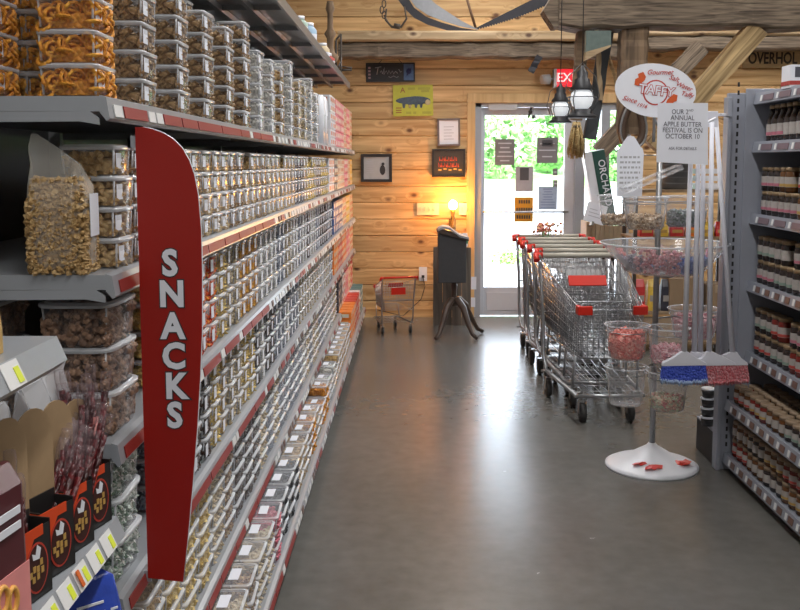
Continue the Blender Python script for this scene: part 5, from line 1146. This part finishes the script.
b = MB(); b.tubeloop([Vector((.075*math.cos(2*math.pi*k/22)*(1-.25*math.sin(2*math.pi*k/22)), .0, .15*math.sin(2*math.pi*k/22))) for k in range(22)], .032, 9); b.build('padding', mat('collar_leather', (.07,.04,.025), .5, 0, .25, 20), t)
b = MB(); b.tubeloop([Vector((.092*math.cos(2*math.pi*k/22)*(1-.25*math.sin(2*math.pi*k/22)), -.028, .17*math.sin(2*math.pi*k/22))) for k in range(22)], .009, 6); b.build('hames', steel, t); b = MB(); b.tube([(0,0,.16),(0,.08,.24)], .008, 6); b.build('strap', black, t)
# crate table with book box and sign card
KX0, KX1 = P(584, 300, 8.35).x, P(622, 300, 8.35).x; KZ = P(600, 256, 8.35).z
t = thing('side_table', 'small wooden side table behind the shopping carts', 'table', ((KX0+KX1)/2, 8.52, 0)); w_ = (KX1-KX0)/2
bx('tabletop', wd, -w_, w_, -.17, .17, KZ-.03, KZ, t)
for x in (-1, 1):
    for y in (-1, 1): bx('leg', wd, x*(w_-.03)-.02, x*(w_-.03)+.02, y*.14-.02, y*.14+.02, 0, KZ-.03, t)
t = thing('tan_crate', 'tan ribbed wooden crate on the table behind the carts', 'crate', ((KX0+KX1)/2+.0, 8.50, KZ+.001)); h_ = P(600,222,8.35).z-KZ; tw = mat('crate_tan', (.45,.34,.22), .7, 0, .1)
b = MB(); n = 8
for k in range(n): x = -w_+.01+k*(2*w_-.02)/n; b.box(x+.002, x+(2*w_-.02)/n-.002, -.15, -.138, 0, h_); b.box(x+.002, x+(2*w_-.02)/n-.002, .138, .15, 0, h_)
b.box(-w_+.01, -w_+.022, -.137, .137, 0, h_); b.box(w_-.022, w_-.01, -.137, .137, 0, h_); b.box(-w_+.022, w_-.022, -.137, .137, h_-.03, h_-.01); b.build('slats', tw, t)
t = thing('orchard_box', 'tilted white sided box with dark green front lettered ORCHARD', 'box', (P(611,175,8.4).x, 8.44, KZ+h_-.008)); t.rotation_euler = (0, R(-11), 0)
bh = P(602,148,8.4).z-(KZ+h_)
bx('box_body', white, -.13, .055, -.06, .06, .005, bh, t); bx('green_front', mat('orchard_green', (.02,.075,.06), .5), -.055, .056, -.064, -.0601, .006, bh-.004, t)
text('ORCHARD', .085, white, t, (.01, -.0655, bh*.55), (R(90), R(90), 0), .0008, .0004); text('fresh', .03, mat('lime', (.25,.5,.12)), t, (-.035, -.0655, bh*.6), (R(90), R(90), 0), 0, .0004) if 0 else None
t = thing('price_card', 'tilted white price card clipped to the tan crate behind the carts', 'card', (P(594,212,8.2).x, 8.24, KZ+h_-.0)); t.rotation_euler = (R(-8), R(16), 0); bx('card', paper, -.09, .09, -.003, 0, .0, .17, t)
b = MB(); [b.box(-.06, .05-.02*k, -.004, -.003, .05+.03*k, .056+.03*k) for k in range(3)]; b.build('print', mat('faint_print', ()), t); bx('clip', steel, -.01, .01, -.004, .13, -.02, .012, t)
# OVERHOLT board on the far wall
A, C = P(737, 67, PYW), P(806, 50, PYW)
t = thing('name_board', 'long brown board with dark carved letters OVERHOLT, high on the pine wall', 'sign', (0, PYW, 0)); q0 = P(742,67,PYW); x1_ = P(850,50,PYW).x
bx('board', pine('board_brown', (.30,.19,.08), (.50,.34,.16), plank=9., knots=False), q0.x, x1_, -.03, 0, P(760,68,PYW).z, P(760,51,PYW).z, t)
text('OVERHOL T', .155, mat('carved_dark', (.04,.028,.02), .8), t, (P(747,59,PYW).x, -.031, P(760,59,PYW).z), (R(90),0,0), .004, .001, align='LEFT', sx=.68)
